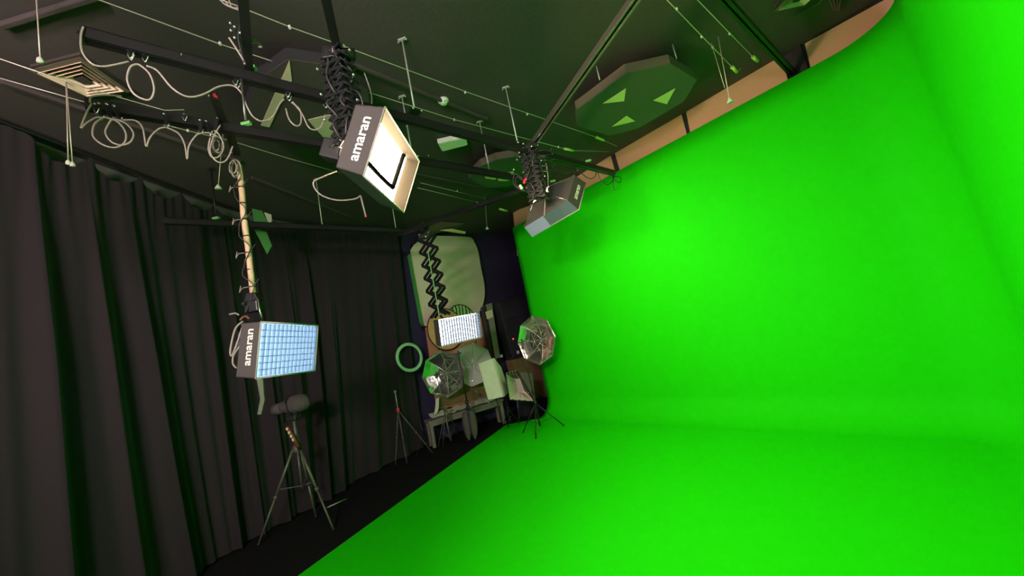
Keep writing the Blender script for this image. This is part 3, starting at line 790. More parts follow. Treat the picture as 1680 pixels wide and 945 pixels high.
for pts, lb, m in (([(858, 293), (845, 285), (842, 298), (846, 306), (858, 312)], 'black cable loop left of the red tape', 'bcable'),
                ([(858, 296), (848, 290), (846, 300), (852, 309), (862, 314)], 'second black cable loop left of the red tape', 'bcable'),
                ([(896, 268), (899, 290), (899, 312)], 'grey cable dropping behind the dark softbox', 'cable'),
                ([(872, 319), (886, 318), (893, 322), (894, 335), (893, 354)], 'pale cable arching onto the back of the dark softbox', 'cable'),
                ([(872, 330), (868, 345), (871, 358), (866, 362)], 'black cable under the bundle at the dark softbox', 'bcable')):
    tag(MB().tube(smooth([PD(x, y, 3.55) for x, y in pts], 6), 0.006, 6).build('power_cable', m), lb, 'cable')
MB().bar((hd.x, hd.y, zd), LD(0, .36, .12), 0.04, 0.04).build('arm', 'black', thing('lamp_mount', (hd.x, hd.y, zd), 'black bracket arm carrying the dark backed softbox', 'bracket'))
# long rod across the back of the dark softbox
a = LD(-.33, .17, -.19); b = LD(.33, .17, .0)

# ================================================================== CABLE FESTOONS on tracks
def festoon(s, runs, clips, label, m='cable', r=0.0048):
    p0 = PS(*runs[0][0], s)
    t = thing('power_cable', p0, label, 'cable', 'cables looped under the ceiling tracks')
    for run in runs:
        closed = run[0] == run[-1]
        pts = [PS(x, y, s) for x, y in run]
        if closed: MB().tube(smooth(pts[:-1], 6, True), r, 6, closed=True).build('cable_run', m, t)
        else: MB().tube(smooth(pts, 6), r, 6).build('cable_run', m, t)
    for (x0, y0, x1, y1) in clips:
        a = PS(x0, y0, s - 0.035); b = PS(x1, y1, s - 0.01)
        c = MB().bar(a, b, 0.016, 0.006).build('cable_clip', 'black', t)
        MB().ball(a, 0.009, 8).build('bolt', 'steel', c)
        MB().tube(smooth([b + Vector((-.015, 0, .0)), b + Vector((0, 0, -.03)), b + Vector((.018, 0, 0))], 4), 0.003, 5).build('hook', 'steel', c)
    return t
festoon(-2.24, [[(137, 44), (133, 60), (135, 85), (150, 104), (167, 109), (190, 106), (211, 101)],
                [(231, 108), (246, 122), (253, 145), (248, 162), (236, 163), (219, 153), (209, 132), (213, 112), (222, 106), (231, 108)],
                [(240, 108), (258, 116), (280, 142), (300, 156), (318, 159), (338, 153), (360, 142), (383, 141), (397, 154), (404, 172), (415, 191), (430, 199), (447, 192), (458, 172), (466, 163)],
                [(478, 168), (492, 180), (494, 200), (487, 207), (475, 197), (469, 178)],
                [(480, 167), (495, 186), (506, 208), (516, 213), (527, 207), (534, 188)]],
        [(206, 73, 215, 90), (210, 69, 214, 87), (233, 76, 238, 93), (290, 85, 293, 88), (391, 120, 386, 132), (392, 118, 390, 136), (469, 139, 472, 152), (478, 141, 474, 158), (538, 157, 534, 170)],
        'pale cable looping under the left half of the nearest ceiling track')
festoon(-2.75, [[(148, 168), (150, 159), (170, 156), (200, 158)], [(150, 170), (140, 190), (133, 210), (142, 202), (157, 193), (168, 193)],
                [(173, 193), (193, 200), (206, 217), (205, 233), (190, 242), (170, 238), (153, 224), (154, 206), (164, 196), (173, 193)],
                [(187, 196), (207, 203), (219, 219), (214, 233), (198, 238), (182, 232), (173, 218), (178, 204), (187, 196)],
                [(202, 197), (222, 198), (234, 210), (240, 240), (246, 226), (260, 212), (272, 209)],
                [(273, 209), (293, 219), (303, 237), (307, 261), (310, 240), (321, 223), (329, 219), (343, 218), (356, 224)],
                [(345, 226), (342, 244), (348, 258), (360, 256), (367, 240), (360, 222), (352, 214)],
                [(362, 205), (350, 225), (345, 250), (358, 266), (372, 262), (382, 240)]],
        [(156, 171, 158, 178), (162, 170, 166, 190), (175, 171, 181, 192), (187, 174, 196, 193), (269, 187, 273, 204), (302, 188, 303, 191), (328, 197, 329, 214), (338, 199, 344, 215), (357, 194, 354, 212)],
        'pale cable looping in circles under the middle ceiling track')
festoon(-2.24, [[(903, 268), (912, 278), (928, 284), (940, 280), (946, 274), (955, 285), (967, 293), (976, 290), (980, 281), (985, 295), (995, 303), (1004, 298), (1008, 288)],
                [(1008, 290), (1018, 291), (1017, 299), (1009, 296), (1006, 288)], [(1005, 286), (1006, 300), (1008, 313)]],
        [(946, 266, 947, 276), (980, 273, 979, 281), (1004, 281, 1006, 288), (905, 255, 905, 262)],
        'dark cable looping under the nearest track beside the green wall', m='bcable', r=0.006)
# cable tangles above cross rails and at the pole top
def tangle(cx, cy, dist, rad, n, label, m='cable', seed=1, r=0.005):
    rnd = random.Random(seed); t = thing('coiled_cable', PD(cx, cy, dist), label, 'cable')
    for k in range(n):
        a0 = rnd.uniform(0, 6.28); rx = rad * rnd.uniform(.6, 1.1); ry = rad * rnd.uniform(.8, 1.6); ox = rnd.uniform(-.3, .3) * rad; oy = rnd.uniform(-.3, .3) * rad
        pts = [PD(cx + ox + rx * math.cos(a0 + i * math.pi / 5), cy + oy + ry * math.sin(a0 + i * math.pi / 5), dist + rnd.uniform(-.03, .03)) for i in range(10)]
        MB().tube(smooth(pts, 4, True), r, 6, closed=True).build('cable_turn', m, t)
    return t
tangle(384, 277, 3.0, 9, 3, 'coil of pale cable hooked at the top of the wooden pole', seed=4)
tangle(356, 236, 3.0, 9, 2, 'coil of cable left of the short red capped rail', 'cable', 5)
for j, off in enumerate((0, 5, 10)):
    tag(MB().tube(smooth([PD(354 + off * 2, -8, 2.1), PD(370 + off, 8 + off * .3, 2.1), PD(392, 17 - off * .4, 2.1)], 5), 0.004, 5).build('power_cable', 'cable'),
        ('upper', 'middle', 'lower')[j] + ' of three cables sagging onto the rail at the top left edge', 'cable')
for j, off in enumerate((0, 4, 8)):
    tag(MB().tube(smooth([PD(409, 62 + off, 2.1), PD(422 + off * .3, 67 + off * .6, 2.1), PD(430 - off * .6, 78, 2.1)], 5), 0.004, 5).build('power_cable', 'cable'),
        ('outer', 'middle', 'inner')[j] + ' of three cable bends right of the top left cross rail', 'cable')
tag(MB().tube(smooth([PD(x, y, 2.05) for x, y in ((376, 62), (388, 80), (399, 98), (402, 106))], 5), 0.005, 6).build('power_cable', 'cable'), 'slanting cable left of the top left cross rail', 'cable')
tag(MB().tube(smooth([PD(x, y, 2.05) for x, y in ((394, 42), (391, 60), (396, 85), (401, 104))], 5), 0.005, 6).build('power_cable', 'bcable'), 'dark cable close along the top left cross rail', 'cable')
tag(MB().tube([PD(396, 130, 2.2), PD(403, 198, 2.2)], 0.006, 6).build('drop_rod', 'alu'), 'grey rod dropping between the nearest and middle tracks', 'threaded rod')
t = thing('cable_clamp', PD(380, 50, 2.05), 'cluster of small bolts left of the top left cross rail', 'clamp')
MB().bar(PD(380, 38, 2.05), PD(386, 64, 2.05), 0.02, 0.01).build('bar', 'black', t)
for x, y in ((378, 38), (379, 50), (385, 44), (385, 62), (394, 54)): MB().ball(PD(x, y, 2.04), 0.008, 8).build('bolt', 'steel', t)
tag(MB().ball(PZ(354, 157, TZ + .05), 0.016).build('end_cap', 'red'), 'red cap on the short rail above the wooden pole', 'end cap')
for x, y, lb in ((348, 247, 'left'), (343, 245, 'middle'), (338, 249, 'right')): pass

# ================================================================== TRIPODS AND STANDS
def leg(t, a, b, r0=0.013, r1=0.009, m='tripod', foot=True):
    a = Vector(a); b = Vector(b)
    mid = a.lerp(b, 0.52)
    o = MB().tube([a, mid], r0, 8).tube([mid, b], r1, 8).build('leg', m, t)
    MB().tube([mid - (b - a) * 0.015, mid + (b - a) * 0.02], r0 * 1.45, 8).build('leg_lock', m, o)
    if foot: MB().ball(b, r1 * 1.7, 8).build('rubber_foot', 'black', o)
    return o
# big tripod lower left with a covered camera
f1 = PZ(424, 893, 0.016); f2 = PZ(547, 868, 0.016); c0 = Vector((-2.80, 4.14)); f3 = Vector((-2.86, 4.34, 0.016))
c0 = Vector(((f1.x + f2.x) / 2 - .02, 4.18)); f3 = Vector((c0.x - .02, 4.40, 0.016))
ap = PXY(484, 737, c0.x, c0.y)
t = thing('tripod', (c0.x, c0.y, 0), 'tall grey tripod standing on black carpet before the curtain', 'tripod')
hub = Vector((c0.x, c0.y, ap.z))
for f, o in ((f1, (-.04, -.02)), (f2, (.04, -.02)), (f3, (0, .04))): leg(t, hub + Vector((o[0], o[1], 0)), f, 0.014, 0.010)
MB().lathe([(0.04, -.03), (0.05, 0), (0.045, .03), (0.02, .05)], hub, (0, 0, 1), 14).build('shoulder', 'tripod', t)
hz = PXY(478, 690, c0.x, c0.y).z
MB().tube([hub, (c0.x, c0.y, hz)], 0.016, 10).build('centre_column', 'tripod', t)
MB().box((c0.x, c0.y, hz + 0.03), (0.11, 0.11, 0.06)).build('head', 'black', t, bevel=0.01)
MB().tube([(c0.x, c0.y, hub.z - .42), (c0.x, c0.y, hub.z)], 0.01, 8).build('lower_column', 'tripod', t)
br = Vector((c0.x, c0.y, hub.z - .40))
for f, o in ((f1, (-.04, -.02)), (f2, (.04, -.02)), (f3, (0, .04))):
    h2 = hub + Vector((o[0], o[1], 0)); k = 0.44
    MB().bar(br, h2.lerp(f, k), 0.012, 0.006).build('spreader', 'tripod', t)
a = PXY(534, 834, -2.42, 4.06); b = PD(569, 818, 4.95)
MB().tube([a, b], 0.006, 6).build('spare_strut', 'rod', t)
# handle with the maroon label
a = PD(467, 693, 4.98); b = PD(492, 738, 4.90)
t2 = MB().tube([a, b], 0.018, 10).build('pan_handle', 'black', t)
d = (b - a)
MB().tube([a + d * .15, a + d * .9], 0.021, 10).build('label_sleeve', 'maroon', t2, label='maroon label sleeve with yellowish marks')
for k in range(4):
    MB().box(a + d * (.24 + .13 * k) + Vector((.0, -.021, .004)), (0.022, 0.004, 0.028)).build('yellow_mark', 'mark', t2)
tag(MB().tube(smooth([PD(x, y, 4.95) for x, y in ((485, 697), (489, 715), (494, 740))], 4), 0.004, 5).build('strap', 'bcable'), 'thin strap hanging from the covered camera', 'strap')
# covered camera
cc = Vector((c0.x, c0.y, hz + 0.06))
t = thing('video_camera', cc, 'video camera under a dusty dark cover on the tall tripod', 'camera')
vs = []; fs = []
prof = [(-.20, .055, .06), (-.10, .065, .07), (-.06, .075, .085), (.02, .095, .11), (.10, .09, .115), (.17, .06, .09), (.21, .02, .03)]
NR = 14
for i, (x, ry, rz) in enumerate(prof):
    for k in range(NR):
        a = 2 * math.pi * k / NR; wob = 1 + .08 * math.sin(3 * a + i)
        vs.append(cc + Vector((x * .95, ry * math.cos(a) * wob, 0.10 + rz * math.sin(a) * wob * (0.8 if math.sin(a) < 0 else 1))))
for i in range(len(prof) - 1):
    for k in range(NR): fs.append([i * NR + k, i * NR + (k + 1) % NR, (i + 1) * NR + (k + 1) % NR, (i + 1) * NR + k])
fs += [list(range(NR)), [(len(prof) - 1) * NR + k for k in range(NR)]]
MB().add(vs, fs, True).build('dust_cover', 'cover', t)
MB().tube([cc + Vector((-.11, -.01, .10)), cc + Vector((-.205, -.01, .09))], 0.062, 16).build('lens_hood', 'box', t)
MB().tube([cc + Vector((.0 + .02 * math.sin(k), .105 * math.cos(k * 6.283 / 12), .10 + .125 * math.sin(k * 6.283 / 12))) for k in range(12)], .008, 6, closed=True).build('cover_band', 'black', t)
MB().box(cc + Vector((0, 0, .012)), (0.12, 0.07, 0.024)).build('mount_plate', 'black', t, bevel=0.004)

def light_stand(c, top, feet, label, m='black', hubz=0.42, r=0.011, name='light_stand'):
    t = thing(name, (c[0], c[1], 0), label, 'light stand', 'light stands in the far corner')
    top = Vector(top)
    n = Vector((c[0], c[1], 0))
    MB().tube([n + Vector((0, 0, .10)), n.lerp(top, .45) + Vector((0, 0, 0))], r * 1.25, 8).build('lower_tube', m, t)
    MB().tube([n.lerp(top, .44), top], r * .8, 8).build('upper_tube', m, t)
    k = MB().tube([n.lerp(top, .43), n.lerp(top, .455)], r * 2, 10).build('collar', m, t)
    MB().tube([n.lerp(top, .44), n.lerp(top, .44) + Vector((.03, -.03, 0))], r * .8, 6).build('knob', m, k)
    hub = Vector((c[0], c[1], hubz))
    MB().tube([hub - Vector((0, 0, .03)), hub + Vector((0, 0, .03))], r * 2.2, 10).build('leg_hub', m, t)
    for f in feet:
        f = Vector((f[0], f[1], f[2] if len(f) > 2 else 0.012))
        o = MB().tube([hub, f], r * .8, 6).build('leg', m, t); MB().ball(f, r * 1.2, 8).build('rubber_foot', 'black', o)
        MB().bar(Vector((c[0], c[1], .14)), hub.lerp(f, .62), .010, .005).build('brace', m, t)
    return t
def umbrella(c, axis, rad, depth, label, m, shaft_len=0.5, up=0.2, ribs='steel', spin=0.0, outside='greyfab'):
    """c = apex (tip), axis = direction from apex towards the open side"""
    c = Vector(c); ax = Vector(axis).normalized()
    t = thing('photo_umbrella', c, label, 'photo umbrella', 'photo umbrellas in the far corner')
    x = ax.cross(Vector((0, 0, 1))).normalized(); y = x.cross(ax)
    def ring(R_, dd, k, sub, N=8):
        out = []
        for i in range(N * sub):
            a = 2 * math.pi * i / (N * sub) + spin
            j = i % sub / sub
            cc = math.cos(math.pi / N) / math.cos(2 * math.pi / N * (j - .5)) if sub > 1 else 1
            f = 1 - (1 - cc) * k
            sagk = math.sin(math.pi * j) * .03 * R_ / rad
            out.append(c + ax * (dd + 0) + (x * math.cos(a) + y * math.sin(a)) * R_ * f)
        return out
    sub = 4; L = 6; vs = [c.copy()]; fs = []
    for l in range(1, L + 1):
        q = l / L; vs += ring(rad * math.sin(q * 1.25) / math.sin(1.25), depth * (1 - math.cos(q * 1.25)) / (1 - math.cos(1.25)), 1.0, sub)
    n = 8 * sub
    for i in range(n): fs.append([0, 1 + i, 1 + (i + 1) % n])
    for l in range(L - 1):
        for i in range(n):
            a = 1 + l * n; b = a + n
            fs.append([a + i, a + (i + 1) % n, b + (i + 1) % n, b + i])
    mb = MB().add(vs, fs, False); mb.build('canopy', m, t, solid=0.003)
    mb = MB().add([v - ax * 0.006 for v in vs], fs, True); mb.build('outer_cover', outside, t, solid=0.002)
    e = ax * depth
    for i in range(8):
        a = 2 * math.pi * i / 8 + spin; r_ = x * math.cos(a) + y * math.sin(a)
        pts = [c + ax * (depth * (1 - math.cos(q * 1.25)) / (1 - math.cos(1.25)) + .006) + r_ * rad * math.sin(q * 1.25) / math.sin(1.25) * .99 for q in (0.02, .25, .5, .75, 1)]
        MB().tube(pts, 0.003, 5).build('rib', ribs, t)
        MB().tube([c + ax * shaft_len * .38, pts[2]], 0.0035, 5).build('strut', ribs, t)
    MB().tube([c - ax * .03, c + ax * shaft_len], 0.005, 8).build('shaft', ribs, t)
    MB().tube([c + ax * (shaft_len * .36), c + ax * (shaft_len * .42)], 0.012, 8).build('runner', 'black', t)
    return t
def holder(p, label):
    t = thing('umbrella_bracket', p, label, 'bracket'); p = Vector(p)
    MB().box(p, (0.05, 0.05, 0.07)).build('swivel', 'black', t, bevel=.006); MB().tube([p + Vector((-.05, -.02, .01)), p + Vector((.05, .02, .01))], .010, 8).build('knob', 'black', t)
    MB().tube([p, p + Vector((0, 0, .06))], .012, 8).build('cold_shoe', 'black', t)
# E right umbrella on the green floor
cE = Vector((0.0, 6.02)); fz = .03
fe = [PZ(858, 709, fz), PZ(879, 719, fz), PZ(925, 698, fz)]
top = PXY(857, 562, cE.x - .02, cE.y)
light_stand(cE, top, fe, 'black light stand standing on the green floor edge', hubz=.46)
apx = PD(889, 557, 6.42)
umbrella(apx, top - apx + Vector((0, 0, .02)), .43, .17, 'silver lined photo umbrella in front of the green wall', 'silver', shaft_len=(top - apx).length + .06, outside='box')
holder(top, 'black bracket gripping the umbrella before the green wall')
# F left umbrella
cF = Vector((-1.50, 6.22)); fe = [PZ(719, 732, .012), PZ(755, 714, .012), (-1.68, 6.34, .012)]
topF = PXY(714, 617, cF.x - .05, cF.y)
light_stand(cF, topF, fe, 'thin light stand in front of the grey bench, left one', m='tripod', hubz=.62)
apF = PD(733, 612, 6.80)
umbrella(apF, topF - apF, .42, .15, 'silver lined photo umbrella in front of the orange board', 'silver', shaft_len=(topF - apF).length + .06, outside='box')
holder(topF, 'black bracket gripping the left silver umbrella')
# G rear translucent umbrella with its stand
cG = Vector((-1.14, 6.30)); fe = [PZ(795, 708, .012), PZ(757, 700, .012), (-1.26, 6.58, .012)]
topG = PXY(757, 580, cG.x, cG.y)
light_stand(cG, topG, fe, 'black light stand in the middle with a sandbag', hubz=.55, r=.016)
apG = PD(775, 598, 6.95)
umbrella(apG, Vector((.12, -.9, -.08)) * 1.0, .40, .06, 'grey translucent photo umbrella between the silver one and pale softbox', 'greyfab', shaft_len=.35, spin=.2)
holder(topG, 'black bracket on top of the middle light stand')
t = thing('sandbag', (cG.x, cG.y, .06), 'dark sandbag slumped at the foot of the middle stand', 'sandbag')
for s in (-1, 1):
    q = smooth([(cG.x + .05 * s, cG.y - .03, .50), (cG.x + .06 * s, cG.y - .07, .36), (cG.x + .055 * s, cG.y - .10, .16), (cG.x + .05 * s, cG.y - .12, .06)], 5)
    MB().tube(q, [.02 + .045 * math.sin(math.pi * min(1, .12 + i / len(q))) for i in range(len(q))], 10).build('bag', 'box', t)
MB().box((cG.x, cG.y - .04, .50), (.14, .03, .02)).build('handle', 'bcable', t)
# foreground-facing silver tripod (bench level) legs of the compact stand
t = thing('folded_stand', PD(790, 640, 6.5), 'small silver legged stand under the pale softbox', 'light stand')
hb_ = PD(788, 648, 6.45)
MB().ball(hb_, .02).build('hub', 'black', t)
for x, y in ((776, 668), (809, 667), (778, 640)): MB().tube([hb_, PD(x, y, 6.4)], .007, 6).build('leg', 'steel', t)
# ring light
cR = Vector((-1.96, 6.28)); topR = PXY(675, 612, cR.x - .02, cR.y)
light_stand(cR, topR, [PZ(697, 727, .012), (-2.06, 6.10, .012), (-1.86, 6.12, .012)], 'slim black light stand under the ring light', hubz=.35, r=.008)
t = thing('ring_light', topR, 'pale green tinted ring light on a slim stand before the curtain', 'ring light')
rc = PXY(672, 586, cR.x - .02, cR.y); ax = Vector((.72, -.66, .1)).normalized()
rx_ = ax.cross(Vector((0, 0, 1))).normalized(); ry_ = rx_.cross(ax)
RR = .255
vs = []; fs = []; prf = [(RR - .055, 0), (RR - .05, .012), (RR - .005, .012), (RR, 0), (RR - .005, -.03), (RR - .05, -.03)]
N = 48
for i in range(N):
    a = 2 * math.pi * i / N; e = rx_ * math.cos(a) + ry_ * math.sin(a)
    for (r_, h_) in prf[:4]: vs.append(rc + e * r_ + ax * h_)
for i in range(N):
    for k in range(3): fs.append([i * 4 + k, i * 4 + k + 1, ((i + 1) % N) * 4 + k + 1, ((i + 1) % N) * 4 + k])
MB().add(vs, fs, True).build('diffuser', 'ringwhite', t, solid=.003)
vs = []; fs = []
for i in range(N):
    a = 2 * math.pi * i / N; e = rx_ * math.cos(a) + ry_ * math.sin(a)
    for (r_, h_) in ((RR + .003, 0), (RR - .002, -.03), (RR - .053, -.03), (RR - .058, 0)): vs.append(rc + e * r_ + ax * h_)
for i in range(N):
    for k in range(3): fs.append([i * 4 + k, i * 4 + k + 1, ((i + 1) % N) * 4 + k + 1, ((i + 1) % N) * 4 + k])
MB().add(vs, fs, True).build('back_housing', 'black', t, solid=.003)
MB().tube([topR, rc - ry_ * (RR - .01) - ax * .02], .012, 8).build('neck', 'black', t)
# small tripod with red accents
cT = Vector((-2.22, 6.02)); hT = PXY(671, 668, cT.x, cT.y); tT = PXY(669, 638, cT.x, cT.y)
t = thing('tripod', (cT.x, cT.y, 0), 'small silver tripod with a red collar beside the ring light stand', 'tripod')
for f in (PZ(710, 743, .012), Vector((-2.32, 5.84, .012)), Vector((-2.12, 5.78, .012))): leg(t, hT, f, .010, .007, 'tripod')
MB().lathe([(.02, -.03), (.028, 0), (.02, .03)], hT, (0, 0, 1), 12).build('collar', 'red', t)
MB().tube([hT, tT], .008, 8).build('centre_column', 'rod', t); MB().ball(tT, .022).build('ball_head', 'clamp', t)
MB().box(tT + Vector((0, 0, .03)), (.05, .04, .015)).build('plate', 'black', t)

# ================================================================== FAR CORNER FURNITURE
NW = Vector((SV.x, SV.y, 0))    # points from the far wall into the room
def slab(px, s, th, m, parent=None, name='panel', bevel=0.0, label=None):
    return MB().prism([PS(x, y, s) for x, y in px], NW * th).build(name, m, parent, bevel=bevel, label=label)
# backdrop
def rounded(px, corner):   # smooth outline through pixel points
    return px
bd = [(672, 412), (680, 400), (694, 389), (712, 386), (770, 388), (778, 396), (785, 412), (790, 440), (795, 465), (796, 485), (793, 500), (788, 511), (770, 520), (735, 530), (715, 538), (699, 536), (689, 530)]
t = thing('collapsible_backdrop', PS(740, 520, -6.20), 'large pale backdrop with rounded corners hung on the far navy wall', 'backdrop')
bs = -6.24
slab(bd, bs, 0.012, 'olive', t, 'cloth')
q = MB(); q.tube(smooth([PS(x, y, bs + .014) for x, y in bd], 4, True), 0.014, 6, closed=True); q.build('black_rim', 'black', t)
tag(MB().prism([PS(x, y, -6.20) for x, y in ((668, 420), (672, 416), (694, 536), (688, 530))], NW * .02).build('green_edge_strip', 'greengel'), 'narrow green edge strip down the left of the pale backdrop', 'fabric strip')
# arched pale bits above the backdrop
for poly, lb in (([(681, 372), (692, 366), (708, 364), (700, 370), (684, 376)], 'pale tan piece above the open scissor arm'), ([(721, 378), (740, 376), (763, 381), (762, 384), (740, 381)], 'thin pale arc above the backdrop top')):
    tag(MB().prism([PS(x, y, -5.6) for x, y in poly], NW * .03).build('pale_offcut', 'mark'), lb, 'offcut')
# duct box on the ceiling above the navy wall
tag(MB().prism([PS(x, y, -5.75) for x, y in ((702, 362), (764, 350), (766, 366), (722, 376), (704, 380))], NW * -.3).build('ceiling_duct', 'cloudside'), 'dim brown boxed duct under the ceiling above the backdrop', 'duct')
# reflectors
def disc(c, axis, r, m, label, rim='black'):
    t = thing('round_reflector', c, label, 'reflector', 'round reflectors behind the white softbox')
    ax = Vector(axis).normalized(); x = ax.cross(Vector((0, 0, 1))).normalized(); y = x.cross(ax)
    pts = [c + (x * math.cos(2 * math.pi * i / 40) + y * math.sin(2 * math.pi * i / 40)) * r for i in range(40)]
    MB().prism(pts, ax * -.004).build('cloth', m, t); MB().tube(pts, .011, 6, closed=True).build('rim', rim, t)
cg = PS(732, 540, -6.06); disc(cg, NW, .40, 'gold', 'round gold reflector with a black rim behind the white softbox')
cz = PS(757, 527, -6.10); disc(cz, NW, .34, 'zebra', 'round zebra striped reflector right of the gold one')
# orange board
t = thing('pin_board', PS(750, 660, -6.0), 'tall terracotta board behind the white softbox and umbrellas', 'board')
slab([(697, 538), (788, 521), (800, 585), (806, 640), (800, 655), (716, 672)], -6.16, .03, 'orange', t, 'panel')
for x, y in ((720, 573), (730, 571), (781, 561)): MB().tube([PS(x, y, -6.125), PS(x, y, -6.11)], .022, 10).build('knob', 'black', t)
slab([(716, 652), (802, 634), (805, 650), (720, 668)], -6.125, .025, 'wood', t, 'wooden_rail')
# bench
b0 = PZ(711, 736, 0); b1 = PZ(831, 694, 0)
dx = (b1 - b0); dx.z = 0; Lb = dx.length; dx.normalize(); dy = Vector((-dx.y, dx.x, 0))
bh = .45
t = thing('bench', (b0 + b1) / 2 + dy * .2, 'low grey wooden bench along the far wall', 'bench')
def lb(x, y, z): return b0 + dx * x + dy * y + Vector((0, 0, z))
MB().prism([lb(-.02, -.02, bh - .035), lb(Lb + .02, -.02, bh - .035), lb(Lb + .02, .265, bh - .035), lb(-.02, .265, bh - .035)], (0, 0, .035)).build('top', 'greywood', t, bevel=.004)
MB().prism([lb(0, 0, bh - .10), lb(Lb, 0, bh - .10), lb(Lb, .02, bh - .10), lb(0, .02, bh - .10)], (0, 0, .065)).build('apron', 'greywood', t)
for x, y in ((.03, .03), (Lb - .03, .03), (.03, .23), (Lb - .03, .23)):
    MB().box(lb(x, y, (bh - .035) / 2), (.055, .055, bh - .035), Matrix((dx, dy, Vector((0, 0, 1)))).transposed()).build('leg', 'greywood', t, bevel=.003)
# crumpled pale cloth on the bench
vs = []; fs = []; rnd = random.Random(5)
for i in range(17):
    for j in range(5):
        vs.append(lb(.08 + i * (Lb - .2) / 16, 0.03 + j * .05, bh + .012 + rnd.uniform(0, .035) + (.05 if j == 4 else 0)))
for i in range(16):
    for j in range(4): fs.append([i * 5 + j, (i + 1) * 5 + j, (i + 1) * 5 + j + 1, i * 5 + j + 1])
tag(MB().add(vs, fs, True).build('crumpled_cloth', 'sage', solid=.006), 'crumpled pale cloth laid along the grey bench', 'cloth')
q = [PD(x, y, 6.75) for x, y in ((715, 655), (720, 652), (720, 668), (717, 678), (712, 681), (714, 668))]
tag(MB().prism(q, (0, .03, 0)).build('folded_reflector', 'sage'), 'narrow pale folded reflector at the left end of the bench', 'reflector')
# red shoes/bag under bench small white item
tag(MB().box(PZ(732, 705, .06), (.09, .06, .05)).build('small_box', 'alu', bevel=.006), 'small grey box on the floor under the bench', 'box')
# cabinet stack right of the bench
t = thing('equipment_case', PS(842, 560, -5.9), 'tall dark equipment case against the navy wall beside the green wall', 'case')
slab([(806, 500), (866, 482), (893, 588), (833, 603)], -6.1, .25, 'case', t, 'body', bevel=.01)
for (a, b) in (((823, 499), (864, 486)), ((832, 524), (868, 513)), ((812, 496), (860, 482))):
    MB().bar(PS(*a, -5.845), PS(*b, -5.845), .012, .012).build('edge_trim', 'rail', t)
MB().lathe([(.05, 0), (.055, .012), (.04, .02), (.03, .006), (.001, .006)], PS(835, 531, -5.845), NW, 18).build('handle_dish', 'rail', t)
MB().ball(PS(842, 556, -5.84), .014, 8).build('indicator_light', 'redlight', t, label='small glowing red indicator')
for x, y, w in ((821.5, 584, .10), (835, 582.5, .06), (849, 578, .09)):
    MB().box(PS(x, y, -5.84), (w, .02, .06), Matrix.Rotation(math.radians(-43), 3, 'Z')).build('paper_label', 'sage' if w > .07 else 'rail', t)
t = thing('leaning_board', PS(808, 560, -5.8), 'narrow greyish board leaning left of the dark equipment case', 'board')
slab([(797, 500), (806, 497), (819, 585), (812, 590)], -5.80, .02, 'greywood', t, 'plank'); slab([(796, 512), (806, 508), (808, 520), (799, 524)], -5.78, .03, 'pale', t, 'cloth_wrap')
# dark side strip
tag(slab([(788, 505), (797, 500), (812, 590), (803, 597)], -5.95, .1, 'case', None, 'black_panel'), 'black upright panel between the terracotta board and equipment case', 'panel')
# wooden cabinet
t = thing('wooden_cabinet', PS(865, 640, -5.5), 'brown wooden cabinet in the corner behind the open silver softbox', 'cabinet')
slab([(829, 592), (886, 578), (902, 650), (846, 655)], -5.75, .22, 'wood', t, 'body', bevel=.006)
slab([(846, 655), (899, 651), (892, 685), (852, 688)], -5.75, .20, 'case', t, 'plinth')
MB().bar(PS(888, 595, -5.52), PS(896, 650, -5.52), .012, .008).build('door_edge', 'greywood', t)
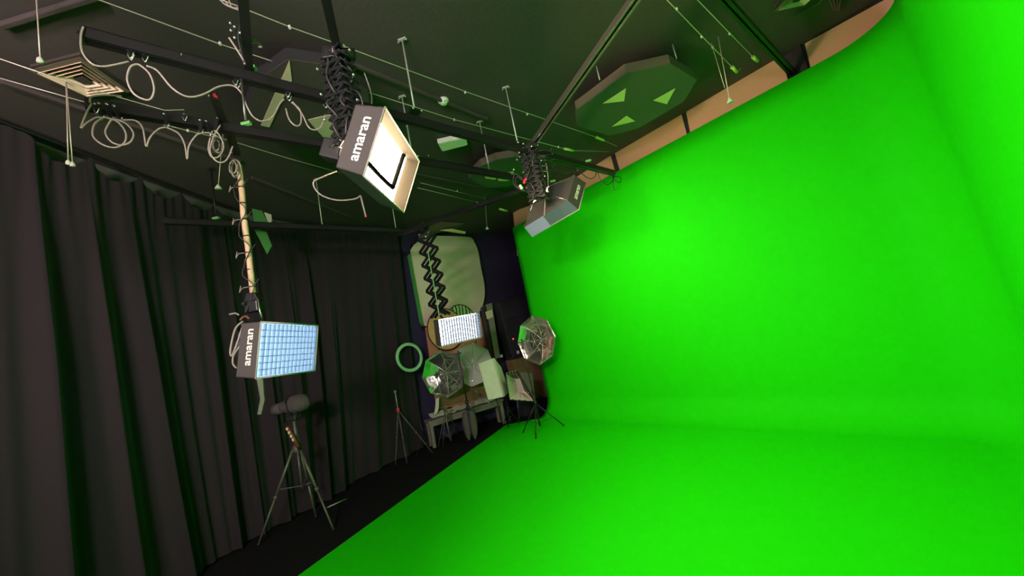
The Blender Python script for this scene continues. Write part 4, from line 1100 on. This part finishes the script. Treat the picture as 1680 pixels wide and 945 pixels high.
# pale rectangular softbox H
def hbox():
    F = [PD(785, 596, 6.15), PD(808.6, 588, 6.15), PD(825.7, 651, 6.0), PD(801, 656, 6.0)]
    t = thing('softbox', F[3], 'pale rectangular softbox standing tilted in front of the bench end', 'softbox lamp')
    MB().prism(F, (.02, .03, 0)).build('diffuser', 'sage', t)
    B = [PD(812, 604, 6.5), PD(822, 602, 6.5), PD(836, 642, 6.4), PD(828, 646, 6.4)]
    F2 = [f + Vector((.02, .03, 0)) for f in F]
    for i in range(4):
        j = (i + 1) % 4
        MB().prism([F2[i], F2[j], B[j], B[i]], (0, .004, 0.002)).build('side_panel', 'box' if i % 2 == 0 else 'sage', t)
    q = MB().tube(F + [F[0]], .007, 6); q.build('edge_piping', 'greyfab', t)
    c = PD(820, 665, 6.2)
    MB().tube([PD(814, 650, 6.1), PD(822, 690, 6.15)], .012, 8).build('support_stub', 'black', t)
hbox()
# open silver softbox I
def ibox():
    O = [PD(829.5, 613, 6.05), PD(848.6, 609, 6.15), PD(876, 659, 6.2), PD(836, 656, 5.95)]   # open mouth
    Bk = [PD(845, 623, 6.55), PD(855, 622, 6.6), PD(861, 643, 6.6), PD(849, 645, 6.5)]
    t = thing('softbox', O[3], 'open softbox with crinkled silver lining in front of the wooden cabinet', 'softbox lamp')
    for i in range(4):
        j = (i + 1) % 4; K = 9; vs = []; fs = []
        for a in range(K):
            for b in range(5):
                p = O[i].lerp(O[j], a / (K - 1)).lerp(Bk[i].lerp(Bk[j], a / (K - 1)), b / 4)
                p = p + Vector((0, .022 * (a % 2), .014 * (a % 2))) * (1 - b / 4)
                vs.append(p)
        for a in range(K - 1):
            for b in range(4): fs.append([a * 5 + b, (a + 1) * 5 + b, (a + 1) * 5 + b + 1, a * 5 + b + 1])
        MB().add(vs, fs, False).build('silver_lining', 'silverfold', t, solid=.003)
        MB().prism([O[i] + Vector((0, .03, -.01)), O[j] + Vector((0, .03, -.01)), Bk[j] + Vector((0, .03, -.01)), Bk[i] + Vector((0, .03, -.01))], (0, .006, 0)).build('outer_fabric', 'box', t)
        MB().tube([O[i], O[j]], .008, 6).build('edge_piping', 'black', t)
    MB().prism(Bk, (0, .01, 0)).build('back_plate', 'silverfold', t)
    # black flap
    MB().prism([PD(852, 611, 6.2), PD(873, 612, 6.25), PD(879, 660, 6.25)], (0, .01, 0)).build('black_flap', 'box', t)
    MB().tube([O[3].lerp(O[2], .3), PD(852, 690, 6.1)], .012, 8).build('support_stub', 'black', t)
ibox()
# small stand between bench and green floor
light_stand((-.50, 6.62), PXY(848, 655, -.50, 6.62), [PZ(834, 701, .02), (-.35, 6.8, .02), (-.66, 6.78, .02)], 'low black stand at the far edge of the green floor', hubz=.35, r=.009)
